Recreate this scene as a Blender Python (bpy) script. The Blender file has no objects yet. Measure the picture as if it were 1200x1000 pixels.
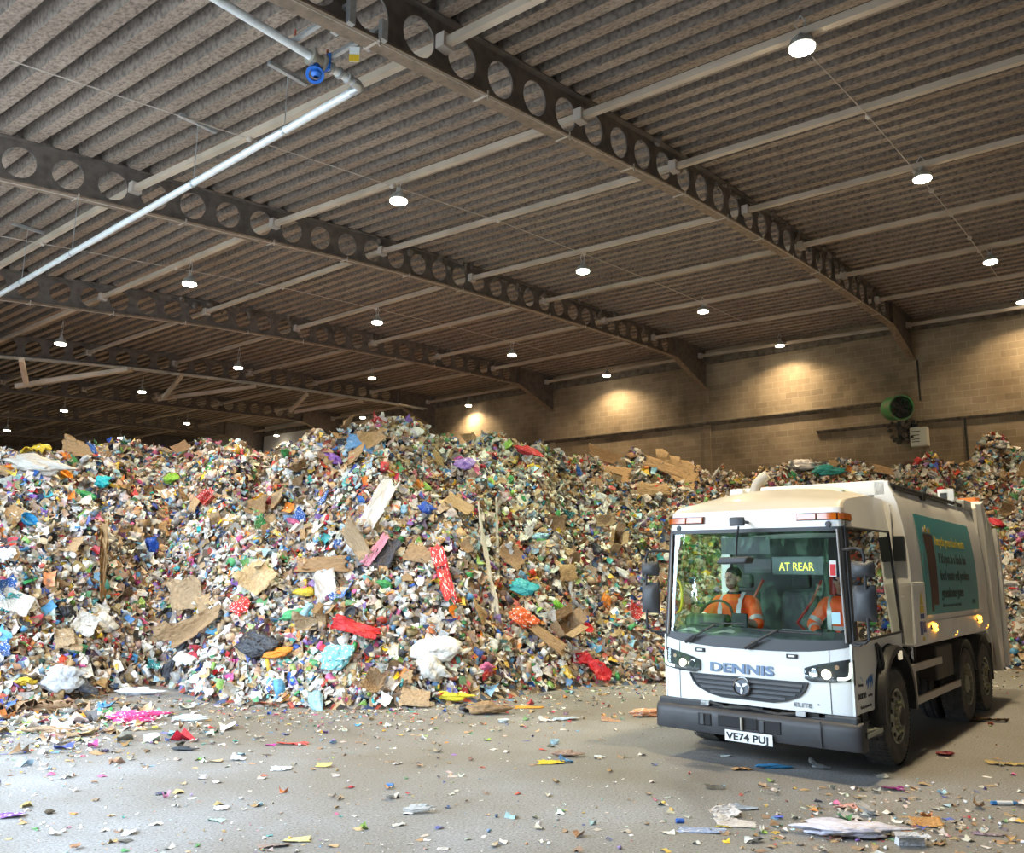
import bpy, bmesh, math, random
import numpy as np
from mathutils import Vector, Matrix
random.seed(7)
rng = np.random.default_rng(11)
scene = bpy.context.scene
COL = scene.collection
PI = math.pi

# ------------------------------------------------------------------ materials
MATS = {}
def mat(name, col, rough=.55, metal=0., noise=None, emit=None, spec=None, bump=None, coat=0., alpha=None):
    """noise=(scale, amount[, second colour]) mottles the base colour, bump=(scale, strength)"""
    if name in MATS: return MATS[name]
    m = bpy.data.materials.new(name); m.use_nodes = True
    nt = m.node_tree; b = nt.nodes['Principled BSDF']
    b.inputs['Base Color'].default_value = (*col, 1); b.inputs['Roughness'].default_value = rough
    b.inputs['Metallic'].default_value = metal
    if spec is not None: b.inputs['Specular IOR Level'].default_value = spec
    if coat: b.inputs['Coat Weight'].default_value = coat; b.inputs['Coat Roughness'].default_value = .06
    tc = nt.nodes.new('ShaderNodeTexCoord')
    if noise:
        n = nt.nodes.new('ShaderNodeTexNoise'); n.inputs['Scale'].default_value = noise[0]; n.inputs['Detail'].default_value = 5
        nt.links.new(tc.outputs['Object'], n.inputs['Vector'])
        mx = nt.nodes.new('ShaderNodeMix'); mx.data_type = 'RGBA'
        c2 = noise[2] if len(noise) > 2 else tuple(c * (1 - noise[1]) for c in col)
        mx.inputs[6].default_value = (*col, 1); mx.inputs[7].default_value = (*c2, 1)
        rp = nt.nodes.new('ShaderNodeValToRGB'); rp.color_ramp.elements[0].position = .42; rp.color_ramp.elements[1].position = .66
        nt.links.new(n.outputs['Fac'], rp.inputs['Fac']); nt.links.new(rp.outputs['Color'], mx.inputs[0])
        nt.links.new(mx.outputs[2], b.inputs['Base Color'])
    if bump:
        n2 = nt.nodes.new('ShaderNodeTexNoise'); n2.inputs['Scale'].default_value = bump[0]; n2.inputs['Detail'].default_value = 4
        nt.links.new(tc.outputs['Object'], n2.inputs['Vector'])
        bp = nt.nodes.new('ShaderNodeBump'); bp.inputs['Strength'].default_value = bump[1]
        nt.links.new(n2.outputs['Fac'], bp.inputs['Height']); nt.links.new(bp.outputs['Normal'], b.inputs['Normal'])
    if emit:
        b.inputs['Emission Color'].default_value = (*emit[0], 1); b.inputs['Emission Strength'].default_value = emit[1]
    MATS[name] = m
    return m

def glass_mat(name, tint, refl=.10, rough=.0):
    m = bpy.data.materials.new(name); m.use_nodes = True; nt = m.node_tree; nt.nodes.clear()
    o = nt.nodes.new('ShaderNodeOutputMaterial'); t = nt.nodes.new('ShaderNodeBsdfTransparent'); t.inputs['Color'].default_value = (*tint, 1)
    g = nt.nodes.new('ShaderNodeBsdfGlossy'); g.inputs['Roughness'].default_value = rough; g.inputs['Color'].default_value = (.95, 1, .98, 1)
    fr = nt.nodes.new('ShaderNodeFresnel'); fr.inputs['IOR'].default_value = 1.52
    ad = nt.nodes.new('ShaderNodeMath'); ad.operation = 'ADD'; ad.inputs[1].default_value = refl; ad.use_clamp = True
    mx = nt.nodes.new('ShaderNodeMixShader')
    nt.links.new(fr.outputs[0], ad.inputs[0]); nt.links.new(ad.outputs[0], mx.inputs[0])
    nt.links.new(t.outputs[0], mx.inputs[1]); nt.links.new(g.outputs[0], mx.inputs[2]); nt.links.new(mx.outputs[0], o.inputs['Surface'])
    MATS[name] = m
    return m

# ------------------------------------------------------------------ mesh builder
class MB:
    def __init__(s): s.v = []; s.f = []; s.m = []
    def add(s, vs, fs, mi=0):
        o = len(s.v); s.v += [tuple(p) for p in vs]; s.f += [tuple(i + o for i in f) for f in fs]; s.m += [mi] * len(fs); return s
    def box(s, x0, x1, y0, y1, z0, z1, mi=0, M=None):
        vs = [Vector((x, y, z)) for z in (z0, z1) for y in (y0, y1) for x in (x0, x1)]
        if M is not None: vs = [M @ v for v in vs]
        return s.add(vs, [(0, 2, 3, 1), (4, 5, 7, 6), (0, 1, 5, 4), (2, 6, 7, 3), (0, 4, 6, 2), (1, 3, 7, 5)], mi)
    def prism(s, poly, lo, hi, axis='x', mi=0):
        def pt(p, w): return {'x': (w, p[0], p[1]), 'y': (p[0], w, p[1]), 'z': (p[0], p[1], w)}[axis]
        n = len(poly)
        vs = [pt(p, lo) for p in poly] + [pt(p, hi) for p in poly]
        return s.add(vs, [tuple(range(n))[::-1], tuple(range(n, 2 * n))] + [(i, (i + 1) % n, n + (i + 1) % n, n + i) for i in range(n)], mi)
    def tube(s, pts, r, n=10, mi=0, cap=True, radii=None):
        pts = [Vector(p) for p in pts]; k = len(pts); vs = []; prev = None
        for i, p in enumerate(pts):
            d = (pts[min(i + 1, k - 1)] - pts[max(i - 1, 0)]).normalized()
            if prev is None:
                a = d.orthogonal().normalized()
            else:
                a = (prev - d * prev.dot(d))
                a = a.normalized() if a.length > 1e-6 else d.orthogonal().normalized()
            prev = a; b = d.cross(a); rr = radii[i] if radii else r
            for j in range(n):
                t = 2 * PI * j / n; vs.append(p + (a * math.cos(t) + b * math.sin(t)) * rr)
        fs = [(i * n + j, i * n + (j + 1) % n, (i + 1) * n + (j + 1) % n, (i + 1) * n + j) for i in range(k - 1) for j in range(n)]
        if cap: fs += [tuple(range(n))[::-1], tuple(range((k - 1) * n, k * n))]
        return s.add(vs, fs, mi)
    def lathe(s, prof, o, ax, n=28, mi=0, mis=None):
        o = Vector(o); ax = Vector(ax).normalized(); a = ax.orthogonal().normalized(); b = ax.cross(a)
        vs = [o + ax * h + (a * math.cos(2 * PI * j / n) + b * math.sin(2 * PI * j / n)) * r for r, h in prof for j in range(n)]
        for i in range(len(prof) - 1):
            fs = [(i * n + j, i * n + (j + 1) % n, (i + 1) * n + (j + 1) % n, (i + 1) * n + j) for j in range(n)]
            if i == 0:
                base = len(s.v); s.add(vs, fs, mis[0] if mis else mi)
            else:
                s.f += [tuple(q + base for q in f) for f in fs]; s.m += [mis[i] if mis else mi] * n
        return s
    def ell(s, c, r, n=14, m=9, mi=0, M=None):
        c = Vector(c); vs = []
        for i in range(m + 1):
            ph = PI * i / m
            for j in range(n):
                t = 2 * PI * j / n
                q = Vector((r[0] * math.sin(ph) * math.cos(t), r[1] * math.sin(ph) * math.sin(t), r[2] * math.cos(ph)))
                vs.append(c + (M @ q if M is not None else q))
        return s.add(vs, [(i * n + j, (i + 1) * n + j, (i + 1) * n + (j + 1) % n, i * n + (j + 1) % n) for i in range(m) for j in range(n)], mi)
    def capsule(s, p0, p1, r0, r1, n=12, mi=0):
        p0 = Vector(p0); p1 = Vector(p1); d = p1 - p0; L = d.length; d = d / L; pts = []; rr = []
        for k in range(5): t = PI / 2 * k / 4; pts.append(p0 - d * r0 * math.cos(t)); rr.append(max(r0 * math.sin(t), .0008))
        for k in range(5): t = PI / 2 * k / 4; pts.append(p1 + d * r1 * math.sin(t)); rr.append(max(r1 * math.cos(t), .0008))
        return s.tube(pts, 0, n, mi, True, rr)
    def patch(s, fn, nu, nv, t=0., mi=0):
        """open surface fn(u,v), u,v in 0..1; t > 0 gives it thickness along its own normal"""
        P = [[Vector(fn(i / nu, j / nv)) for j in range(nv + 1)] for i in range(nu + 1)]
        idx = lambda i, j: i * (nv + 1) + j
        vs = [p for row in P for p in row]
        fs = [(idx(i, j), idx(i + 1, j), idx(i + 1, j + 1), idx(i, j + 1)) for i in range(nu) for j in range(nv)]
        if t:
            N = []
            for i in range(nu + 1):
                for j in range(nv + 1):
                    du = P[min(i + 1, nu)][j] - P[max(i - 1, 0)][j]; dv = P[i][min(j + 1, nv)] - P[i][max(j - 1, 0)]
                    n = du.cross(dv); N.append(n.normalized() if n.length > 1e-9 else Vector((0, 0, 1)))
            m = len(vs); vs = vs + [p - n * t for p, n in zip(vs, N)]
            fs = fs + [tuple(q + m for q in f)[::-1] for f in fs]
            ring = [idx(i, 0) for i in range(nu + 1)] + [idx(nu, j) for j in range(1, nv + 1)] + [idx(i, nv) for i in range(nu - 1, -1, -1)] + [idx(0, j) for j in range(nv - 1, 0, -1)]
            fs += [(ring[k], ring[k - 1], ring[k - 1] + m, ring[k] + m) for k in range(len(ring))]
        return s.add(vs, fs, mi)
    def text(s, body, size, fn, mi=0, depth=.003, sx=1., align='LEFT', shear=0., offset=0., space=1.):
        cu = bpy.data.curves.new('tmp_text', 'FONT'); cu.body = body; cu.size = size; cu.extrude = depth / 2; cu.align_x = align; cu.offset = offset; cu.space_character = space
        cu.resolution_u = 3
        ob = bpy.data.objects.new('tmp_text', cu); COL.objects.link(ob)
        dg = bpy.context.evaluated_depsgraph_get(); me = bpy.data.meshes.new_from_object(ob.evaluated_get(dg))
        s.add([fn(v.co.x * sx + v.co.y * shear, v.co.y, v.co.z) for v in me.vertices], [tuple(p.vertices) for p in me.polygons], mi)
        bpy.data.objects.remove(ob); bpy.data.curves.remove(cu); bpy.data.meshes.remove(me)
        return s
    def mesh(s, name, mats, smooth=30, fix=True):
        me = bpy.data.meshes.new(name); me.from_pydata(s.v, [], s.f)
        for m in (mats if isinstance(mats, (list, tuple)) else [mats]): me.materials.append(m)
        me.polygons.foreach_set('material_index', s.m)
        if fix:
            bm = bmesh.new(); bm.from_mesh(me); bmesh.ops.recalc_face_normals(bm, faces=bm.faces); bm.to_mesh(me); bm.free()
        if smooth:
            me.polygons.foreach_set('use_smooth', [True] * len(me.polygons)); me.set_sharp_from_angle(angle=math.radians(smooth))
        me.update()
        return me
    def build(s, name, mats, parent=None, smooth=30, bevel=0, fix=True):
        o = bpy.data.objects.new(name, s.mesh(name, mats, smooth, fix)); COL.objects.link(o)
        if parent: o.parent = parent
        if bevel:
            b = o.modifiers.new('bevel', 'BEVEL'); b.width = bevel; b.segments = 2; b.limit_method = 'ANGLE'; b.angle_limit = math.radians(40)
        return o

def tag(o, label=None, cat=None, group=None, kind=None):
    if label: o['label'] = label
    if cat: o['category'] = cat
    if group: o['group'] = group
    if kind: o['kind'] = kind
    return o
def empty(name, loc=(0, 0, 0), rz=0.):
    o = bpy.data.objects.new(name, None); COL.objects.link(o); o.location = loc; o.rotation_euler = (0, 0, rz); o.empty_display_size = .2
    return o
def copy_tree(o, parent=None):
    c = o.copy(); COL.objects.link(c)
    if parent: c.parent = parent
    for ch in o.children: copy_tree(ch, c)
    return c
def lerp(a, b, t): return a + (b - a) * t
def interp(x, xs, ys): return float(np.interp(x, xs, ys))

# ------------------------------------------------------------------ camera
F_PX, PITCH, PHI, CAM_H, ROLL = 960., math.radians(10.24), math.radians(38.8), 2.044, math.radians(.556)
_fw = np.array([math.cos(PHI), math.sin(PHI), 0.]); _rt = np.array([math.sin(PHI), -math.cos(PHI), 0.]); _up = np.array([0, 0, 1.])
_F = _fw * math.cos(PITCH) + _up * math.sin(PITCH); _U0 = _up * math.cos(PITCH) - _fw * math.sin(PITCH)
_R = _rt * math.cos(ROLL) + _U0 * math.sin(ROLL); _U = _U0 * math.cos(ROLL) - _rt * math.sin(ROLL)
CAMP = np.array([0., 0., CAM_H])
cd = bpy.data.cameras.new('camera'); cd.sensor_fit = 'HORIZONTAL'; cd.sensor_width = 36; cd.lens = F_PX / 1200 * 36; cd.clip_start = .05; cd.clip_end = 400
cam = bpy.data.objects.new('camera', cd); COL.objects.link(cam)
cam.matrix_world = Matrix(((_R[0], _U[0], -_F[0], 0), (_R[1], _U[1], -_F[1], 0), (_R[2], _U[2], -_F[2], CAM_H), (0, 0, 0, 1)))
scene.camera = cam
# measuring helpers: the place of a thing seen at photo point (x, y) once one of its world coordinates is known
def ray(x, y): return _F + _R * (x - 600) / F_PX - _U * (y - 500) / F_PX
def on_x(x, y, X): d = ray(x, y); return CAMP + d * X / d[0]
def on_z(x, y, Z=0.): d = ray(x, y); return CAMP + d * (Z - CAM_H) / d[2]
WORLD_STRENGTH = 15.0
EXPOSURE = 0.45
# ------------------------------------------------------------------ the hall
WX = 28.5                                   # face of the long block wall
BEAM_Y = [6.09, 13.39, 20.62, 27.8, 35.0, 42.2, 49.4, 56.6]
_gx = [-4, 0, 2, 4.15, 6.1, 8.6, 11.6, 14, 17, 19.7, 24.5, 28.5]
_gz = [6.85, 7.3, 7.6, 7.9, 8.14, 8.45, 8.83, 9.05, 9.3, 9.5, 9.78, 9.93]
def z_low(X, Y):                            # underside of the roof beams
    k = interp(Y, [-4, 6.09, 13.39, 60], [1.75, 1., 0, 0])
    o = interp(X, [-4, 4, 8, 13, 19, 28.5], [-.5, -.45, -.38, -.27, -.17, -.15])
    return interp(X, _gx, _gz) + o * k
DEPTH = .68
def z_top(X, Y): return z_low(X, Y) + DEPTH

def tex_nodes(m):
    nt = m.node_tree; return nt, nt.nodes['Principled BSDF'], nt.nodes.new('ShaderNodeTexCoord')
def ramp(nt, pts):
    r = nt.nodes.new('ShaderNodeValToRGB'); e = r.color_ramp.elements
    while len(e) < len(pts): e.new(.5)
    for el, (p, c) in zip(e, pts): el.position = p; el.color = (*c, 1)
    return r
# concrete floor: worn grey with brown tracked-in dirt and fine grit
m_floor = mat('floor_concrete', (.4, .4, .4), .8); nt, b, tc = tex_nodes(m_floor)
n1 = nt.nodes.new('ShaderNodeTexNoise'); n1.inputs['Scale'].default_value = .35; n1.inputs['Detail'].default_value = 8; n1.inputs['Roughness'].default_value = .65
n2 = nt.nodes.new('ShaderNodeTexNoise'); n2.inputs['Scale'].default_value = 45; n2.inputs['Detail'].default_value = 8
n3 = nt.nodes.new('ShaderNodeTexVoronoi'); n3.inputs['Scale'].default_value = 14
n2.inputs['Roughness'].default_value = .75
for n in (n1, n2, n3): nt.links.new(tc.outputs['Object'], n.inputs['Vector'])
r1 = ramp(nt, [(.3, (.155, .138, .108)), (.5, (.22, .212, .198)), (.72, (.31, .315, .32))])
r2 = ramp(nt, [(.38, (.42, .40, .36)), (.47, (.93, .92, .9)), (.56, (1.02, 1.02, 1.02)), (.64, (1.6, 1.6, 1.58))])
nt.links.new(n1.outputs['Fac'], r1.inputs['Fac']); nt.links.new(n2.outputs['Fac'], r2.inputs['Fac'])
mu = nt.nodes.new('ShaderNodeMix'); mu.data_type = 'RGBA'; mu.blend_type = 'MULTIPLY'; mu.inputs[0].default_value = 1
nt.links.new(r1.outputs[0], mu.inputs[6]); nt.links.new(r2.outputs[0], mu.inputs[7]); nt.links.new(mu.outputs[2], b.inputs['Base Color'])
rr = ramp(nt, [(.35, (.5, .5, .5)), (.7, (.85, .85, .85))]); nt.links.new(n1.outputs['Fac'], rr.inputs['Fac']); nt.links.new(rr.outputs[0], b.inputs['Roughness'])
bp = nt.nodes.new('ShaderNodeBump'); bp.inputs['Strength'].default_value = .12; bp.inputs['Distance'].default_value = .01
nt.links.new(n2.outputs['Fac'], bp.inputs['Height']); nt.links.new(bp.outputs[0], b.inputs['Normal'])
# block wall
def block_mat(name, c1, c2, cm, dirt):
    m = mat(name, c1, .85); nt, b, tc = tex_nodes(m)
    sp = nt.nodes.new('ShaderNodeSeparateXYZ'); cb = nt.nodes.new('ShaderNodeCombineXYZ'); nt.links.new(tc.outputs['Object'], sp.inputs[0])
    nt.links.new(sp.outputs['Y'], cb.inputs['X']); nt.links.new(sp.outputs['Z'], cb.inputs['Y'])
    br = nt.nodes.new('ShaderNodeTexBrick'); nt.links.new(cb.outputs[0], br.inputs['Vector'])
    for k, v in (('Scale', 1), ('Mortar Size', .010), ('Mortar Smooth', .2), ('Bias', 0), ('Brick Width', .45), ('Row Height', .225)): br.inputs[k].default_value = v
    br.inputs['Color1'].default_value = (*c1, 1); br.inputs['Color2'].default_value = (*c2, 1); br.inputs['Mortar'].default_value = (*cm, 1)
    n = nt.nodes.new('ShaderNodeTexNoise'); n.inputs['Scale'].default_value = .45; n.inputs['Detail'].default_value = 7; n.inputs['Roughness'].default_value = .6
    nt.links.new(tc.outputs['Object'], n.inputs['Vector'])
    r = ramp(nt, [(.36, dirt), (.62, (1, 1, 1))]); nt.links.new(n.outputs['Fac'], r.inputs['Fac'])
    mu = nt.nodes.new('ShaderNodeMix'); mu.data_type = 'RGBA'; mu.blend_type = 'MULTIPLY'; mu.inputs[0].default_value = 1
    nt.links.new(br.outputs['Color'], mu.inputs[6]); nt.links.new(r.outputs[0], mu.inputs[7]); nt.links.new(mu.outputs[2], b.inputs['Base Color'])
    bp = nt.nodes.new('ShaderNodeBump'); bp.inputs['Strength'].default_value = .4; bp.inputs['Distance'].default_value = .01; bp.invert = True
    nt.links.new(br.outputs['Fac'], bp.inputs['Height']); nt.links.new(bp.outputs[0], b.inputs['Normal'])
    return m
m_block = block_mat('tan_blockwork', (.42, .315, .205), (.33, .245, .16), (.47, .37, .26), (.5, .47, .43))
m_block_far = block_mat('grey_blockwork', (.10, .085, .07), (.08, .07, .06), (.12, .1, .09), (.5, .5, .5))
# dusty roof deck
m_deck = mat('dusty_roof_deck', (.3, .25, .21), .75); nt, b, tc = tex_nodes(m_deck)
mp = nt.nodes.new('ShaderNodeMapping'); mp.inputs['Scale'].default_value = (1, .6, 1); nt.links.new(tc.outputs['Object'], mp.inputs['Vector'])
n1 = nt.nodes.new('ShaderNodeTexNoise'); n1.inputs['Scale'].default_value = 24; n1.inputs['Detail'].default_value = 6; n1.inputs['Roughness'].default_value = .7
n2 = nt.nodes.new('ShaderNodeTexNoise'); n2.inputs['Scale'].default_value = .5; n2.inputs['Detail'].default_value = 4
nt.links.new(mp.outputs[0], n1.inputs['Vector']); nt.links.new(tc.outputs['Object'], n2.inputs['Vector'])
r1 = ramp(nt, [(.36, (.13, .098, .075)), (.5, (.32, .245, .19)), (.7, (.45, .36, .29))]); nt.links.new(n1.outputs['Fac'], r1.inputs['Fac'])
r2 = ramp(nt, [(.35, (.75, .72, .7)), (.65, (1, 1, 1))]); nt.links.new(n2.outputs['Fac'], r2.inputs['Fac'])
mu = nt.nodes.new('ShaderNodeMix'); mu.data_type = 'RGBA'; mu.blend_type = 'MULTIPLY'; mu.inputs[0].default_value = 1
nt.links.new(r1.outputs[0], mu.inputs[6]); nt.links.new(r2.outputs[0], mu.inputs[7]); nt.links.new(mu.outputs[2], b.inputs['Base Color'])
m_steel = mat('dusty_brown_steel', (.15, .12, .1), .7, noise=(6, .4), bump=(40, .1))
m_flange = mat('dusty_flange', (.25, .18, .125), .7, noise=(8, .35))
m_tie = mat('dusty_tie_steel', (.52, .41, .31), .65, noise=(1.5, .2))
m_galv = mat('galvanised_steel', (.55, .57, .58), .38, .7, noise=(20, .15))
m_pipe = mat('pale_grey_pipe', (.80, .81, .80), .35, .2, noise=(9, .12))
m_clip = mat('pale_clip_steel', (.5, .42, .35), .6)
m_dark = mat('dark_grime', (.035, .03, .026), .8, noise=(12, .5))
m_ledge = mat('dusty_ledge', (.17, .135, .1), .9, noise=(5, .5))

m_dust = mat('pale_brown_dust', (.20, .16, .13), 1., noise=(8, .5))
def struct(o): o['kind'] = 'structure'; return o
# floor and the yard outside
struct(MB().box(-.65, 30, -8, 64, -.3, 0).build('floor', m_floor, smooth=0))
m_yard = mat('yard_concrete', (.46, .46, .44), .9, noise=(.6, .25))
struct(MB().box(-60, -.65, -60, 80, -.32, -.02).build('floor_yard', m_yard, smooth=0))
# long wall: tan blockwork, then a darker stretch and a pale rendered stretch far down the hall
m_pale = mat('pale_rendered_wall', (.62, .585, .54), .9, noise=(.5, .35))
w = MB().box(WX, WX + .3, -8, 36.3, 0, 11.2, 0)
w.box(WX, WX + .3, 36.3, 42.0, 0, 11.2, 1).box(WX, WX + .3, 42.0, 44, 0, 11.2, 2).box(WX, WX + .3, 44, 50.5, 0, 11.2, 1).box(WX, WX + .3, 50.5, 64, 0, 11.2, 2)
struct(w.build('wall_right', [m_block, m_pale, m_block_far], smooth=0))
struct(MB().box(-.65, WX, 64, 64.3, 0, 11.2).build('wall_far', m_block_far, smooth=0))
m_clad = mat('front_cladding', (.2, .19, .18), .7, noise=(3, .2))
struct(MB().box(-.65, -.35, 20, 64, 0, 8.6).box(-.65, -.35, -8, 4.2, 0, 8.6).box(-.65, -.35, 4.2, 20, 7.3, 8.6).build('wall_front', m_clad, smooth=0))
struct(MB().box(-.65, WX, -8.3, -8, 0, 11.2).build('wall_near', m_pale, smooth=0))  # unseen wall, kept pale to bounce light onto the truck's side
# roof deck: one deep trapezoidal profile whose ribs run along the hall
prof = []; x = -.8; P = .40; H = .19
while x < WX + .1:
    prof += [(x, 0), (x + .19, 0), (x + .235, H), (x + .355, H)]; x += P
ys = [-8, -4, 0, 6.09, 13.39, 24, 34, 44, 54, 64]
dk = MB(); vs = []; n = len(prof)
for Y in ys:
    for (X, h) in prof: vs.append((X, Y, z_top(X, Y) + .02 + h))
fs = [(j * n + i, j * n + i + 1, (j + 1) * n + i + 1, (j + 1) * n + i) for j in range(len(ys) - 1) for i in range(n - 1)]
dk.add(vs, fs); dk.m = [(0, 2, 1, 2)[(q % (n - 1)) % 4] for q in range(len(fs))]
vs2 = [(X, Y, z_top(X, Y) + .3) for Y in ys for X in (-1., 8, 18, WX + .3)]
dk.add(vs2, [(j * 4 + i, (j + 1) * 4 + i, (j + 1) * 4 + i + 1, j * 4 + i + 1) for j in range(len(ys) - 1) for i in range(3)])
struct(dk.build('ceiling', [m_deck, mat('deck_trough_painted_shade', (.115, .09, .072), .9, noise=(6, .4)), mat('deck_side_painted_shade', (.215, .165, .128), .85, noise=(16, .55))], smooth=0, fix=False))  # rib sides and troughs coloured dark to stand in for shade between ribs

# castellated roof beams, each meeting the long wall on a deep haunch
BEAM_TXT = ['nearest brown castellated roof beam, ending on the wall above the green fan', 'second brown castellated roof beam, ending on the wall left of the green fan',
            'third castellated roof beam, just above the cable tray at the left edge', 'fourth castellated roof beam, dark, with a pale cable tray running along it',
            'fifth castellated roof beam, dark, behind the sloping braces', 'sixth dark castellated roof beam deep in the hall', 'seventh dark castellated roof beam deep in the hall, last but one above the heap', 'farthest dark castellated roof beam at the end of the hall']
def beam(Y, k):
    e = empty('roof_beam', (0, 0, 0)); tag(e, BEAM_TXT[k], 'beam', 'castellated roof beams')
    x0, xe = -.3, 26.0
    pitch, R, zc = .72, .25, DEPTH * .5
    web = MB(); N = 24
    def P3(s, v, y): return (s, Y + y, z_low(s, Y) + v)
    s = x0
    while s + pitch < xe:
        c = s + pitch / 2
        out = []; inn = []
        for j in range(N):
            t = 2 * PI * j / N + PI / 4
            dx, dz = math.cos(t), math.sin(t)
            q = 1 / max(abs(dx), abs(dz)); out.append((c + dx * q * pitch / 2, zc + dz * q * zc)); inn.append((c + dx * R, zc + dz * R))
        for y in (-.012, .012):
            web.add([P3(*p, y) for p in out] + [P3(*p, y) for p in inn], [(j, (j + 1) % N, N + (j + 1) % N, N + j) if y > 0 else (j, N + j, N + (j + 1) % N, (j + 1) % N) for j in range(N)])
        web.add([P3(*p, -.012) for p in inn] + [P3(*p, .012) for p in inn], [(j, (j + 1) % N, N + (j + 1) % N, N + j) for j in range(N)])
        s += pitch
    # solid end of the web and the haunch plate down the wall
    zl, zt = z_low(s, Y), z_top(s, Y)
    web.prism([(s, zl), (s, zt), (WX, z_top(WX, Y)), (WX, 9.1), (xe, z_low(xe, Y))], Y - .012, Y + .012, 'y')
    web.build('web', m_steel, e, smooth=0, fix=False)
    fl = MB(); ft = MB()
    xs = list(np.linspace(x0, xe, 20))
    for B, dz, hw in ((fl, -.025, .11), (ft, DEPTH - .005, .11)):
        pts = [(X, z_low(X, Y) + dz) for X in xs]
        if B is ft: pts.append((WX, z_top(WX, Y) - .005))
        else: pts += [(WX - .12, 9.07), (WX, 9.07)]
        top = [(X, z + .025) for X, z in pts]
        B.prism(pts + top[::-1], Y - hw, Y + hw, 'y')
    fl.build('bottom_flange', m_flange, e, smooth=0); ft.build('top_flange', m_steel, e, smooth=0)
    if k < 3:                                # welded stiffener clips along the bottom flange
        x = 3.4
        while x < 25.5:
            z = z_low(x, Y)
            c = MB().box(x - .012, x + .012, Y - .125, Y - .112, z - .1, z + .02).box(x - .012, x + .012, Y - .125, Y + .125, z - .042, z - .03)
            c.build('flange_clip', m_clip, e, smooth=0); x += 1.75 + .1 * k
        MB().tube([(X, Y - .12, z_low(X, Y) - .07) for X in np.linspace(3, 25.5, 16)], .008, 6).build('cable', m_clip, e)
    if k == 3:
        tr = MB()
        for y in (-.42, -.2):
            tr.tube([(X, Y + y, z_low(X, Y) - .06) for X in np.linspace(3, 27.5, 14)], .035, 6)
        x = 4.
        while x < 27: tr.box(x, x + .06, Y - .46, Y - .12, z_low(x, Y) - .09, z_low(x, Y) - .05); x += 1.5
        tr.build('cable_tray', m_galv, e, smooth=0)
    if k < 3:                                # dust and fluff hanging from the top flange
        q = random.Random(k + 3); dm = MB()
        for _ in range(90):
            X = q.uniform(11, 25.5); s = q.uniform(.02, .07)
            dm.ell((X, Y + q.uniform(-.2, .12), z_top(X, Y) - q.uniform(-.02, .22)), (s * q.uniform(.8, 2), s, s * q.uniform(.8, 2.2)), 6, 4)
        tag(dm.build('dust_clumps', m_dust, e, smooth=0), kind='stuff')
    # end stiffener plate
    MB().box(25.95, 25.98, Y - .1, Y + .1, z_low(26, Y), z_top(26, Y)).build('stiffener', m_steel, e, smooth=0)
    return e
for k, Y in enumerate(BEAM_Y): beam(Y, k)

# tie tubes running along the hall through the beam webs
TIE_X = [6.15, 8.95, 11.8, 14.85, 18.0, 21.15, 24.3, 27.9]
TIE_TXT = ['leftmost roof tie tube, running just above the long pale pipe', 'second roof tie tube from the left, carrying a row of lamps', 'third roof tie tube from the left, between two rows of lamps', 'fourth roof tie tube from the left, carrying the second row of lamps',
           'fifth roof tie tube from the left, between the second and third lamp rows', 'sixth roof tie tube from the left, carrying the third row of lamps', 'roof tie tube next to last before the block wall', 'roof tie tube running along the top of the block wall']
for k, X in enumerate(TIE_X):
    ys = [-5, -1, 2.5, 6.09, 9.7, 13.39, 20.62, 35, 50, 63.5]
    t = MB(); prev = None
    r = .047
    for y0, y1 in zip(ys[:-1], ys[1:]):
        z0 = z_low(X, y0) + .36; z1 = z_low(X, y1) + .36
        t.add([(X + sx * r, y, z + sz * r) for y, z in ((y0, z0), (y1, z1)) for sx, sz in ((-1, -1), (1, -1), (1, 1), (-1, 1))], [(0, 1, 5, 4), (1, 2, 6, 5), (2, 3, 7, 6), (3, 0, 4, 7)])
    o = t.build('roof_tie', m_tie, smooth=0)
    tag(o, TIE_TXT[k], 'tie bar', 'roof tie tubes')
    for Y in BEAM_Y[:5]:
        z = z_low(X, Y) + .36
        MB().box(X - .09, X + .09, Y - .16, Y - .03, z - .09, z + .09).build('joint_plate', m_clip, o, smooth=0)
# thin sag rods between the ties
def sag(pts, label):
    MBo = MB().tube(pts, .008, 6)
    for p in pts[1:-1]: MBo.ell(p, (.05, .05, .05), 8, 5)
    tag(MBo.build('sag_rod', m_clip), label, 'rod', 'roof sag rods')
for Y, lab in ((2.9, 'thin jointed rod crossing the roof ties at the right, beside the nearest lamps'), (9.9, 'thin jointed rod crossing the roof ties between the first and second beams'), (17.0, 'thin jointed rod crossing the roof ties between the second and third beams')):
    sag([(X, Y, z_low(X, Y) + .3) for X in ([9.5, 12.0, 14.9, 16.2, 18.0, 20, 21.2, 24.3] if Y < 5 else [3, 6.15, 8.95, 11.8, 14.9, 18.0, 21.2, 24.3])], lab)
# knee braces under the far beams
def brace(p, q, lab):
    d = Vector(q) - Vector(p)
    tag(MB().tube([p, q], .09, 4).build('sloping_brace', m_tie, smooth=0), lab, 'brace', 'sloping roof braces')
b4, b5 = BEAM_Y[3], BEAM_Y[4]
brace(on_x(25, 422, 8.6), on_x(31, 450, 9.2), 'short upright brace at the far left, below the cable tray')
brace(on_x(18, 453, 9.3), on_x(150, 433, 11.6), 'long shallow brace at the far left')
brace(on_x(48, 447, 10.2), on_x(155, 433, 12), 'shallow brace just right of the far left upright')
brace(on_x(213, 440, 14.6), on_x(192, 466, 15.2), 'steep short brace in the middle of the far beams')
brace(on_x(185, 468, 15.3), on_x(300, 453, 18), 'long shallow brace in the middle of the far beams')
brace(on_x(360, 462, 21), on_x(340, 482, 21.4), 'steep short brace near the pale far wall')
brace(on_x(345, 483, 21.6), on_x(425, 470, 24), 'shallow brace near the pale far wall')

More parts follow.
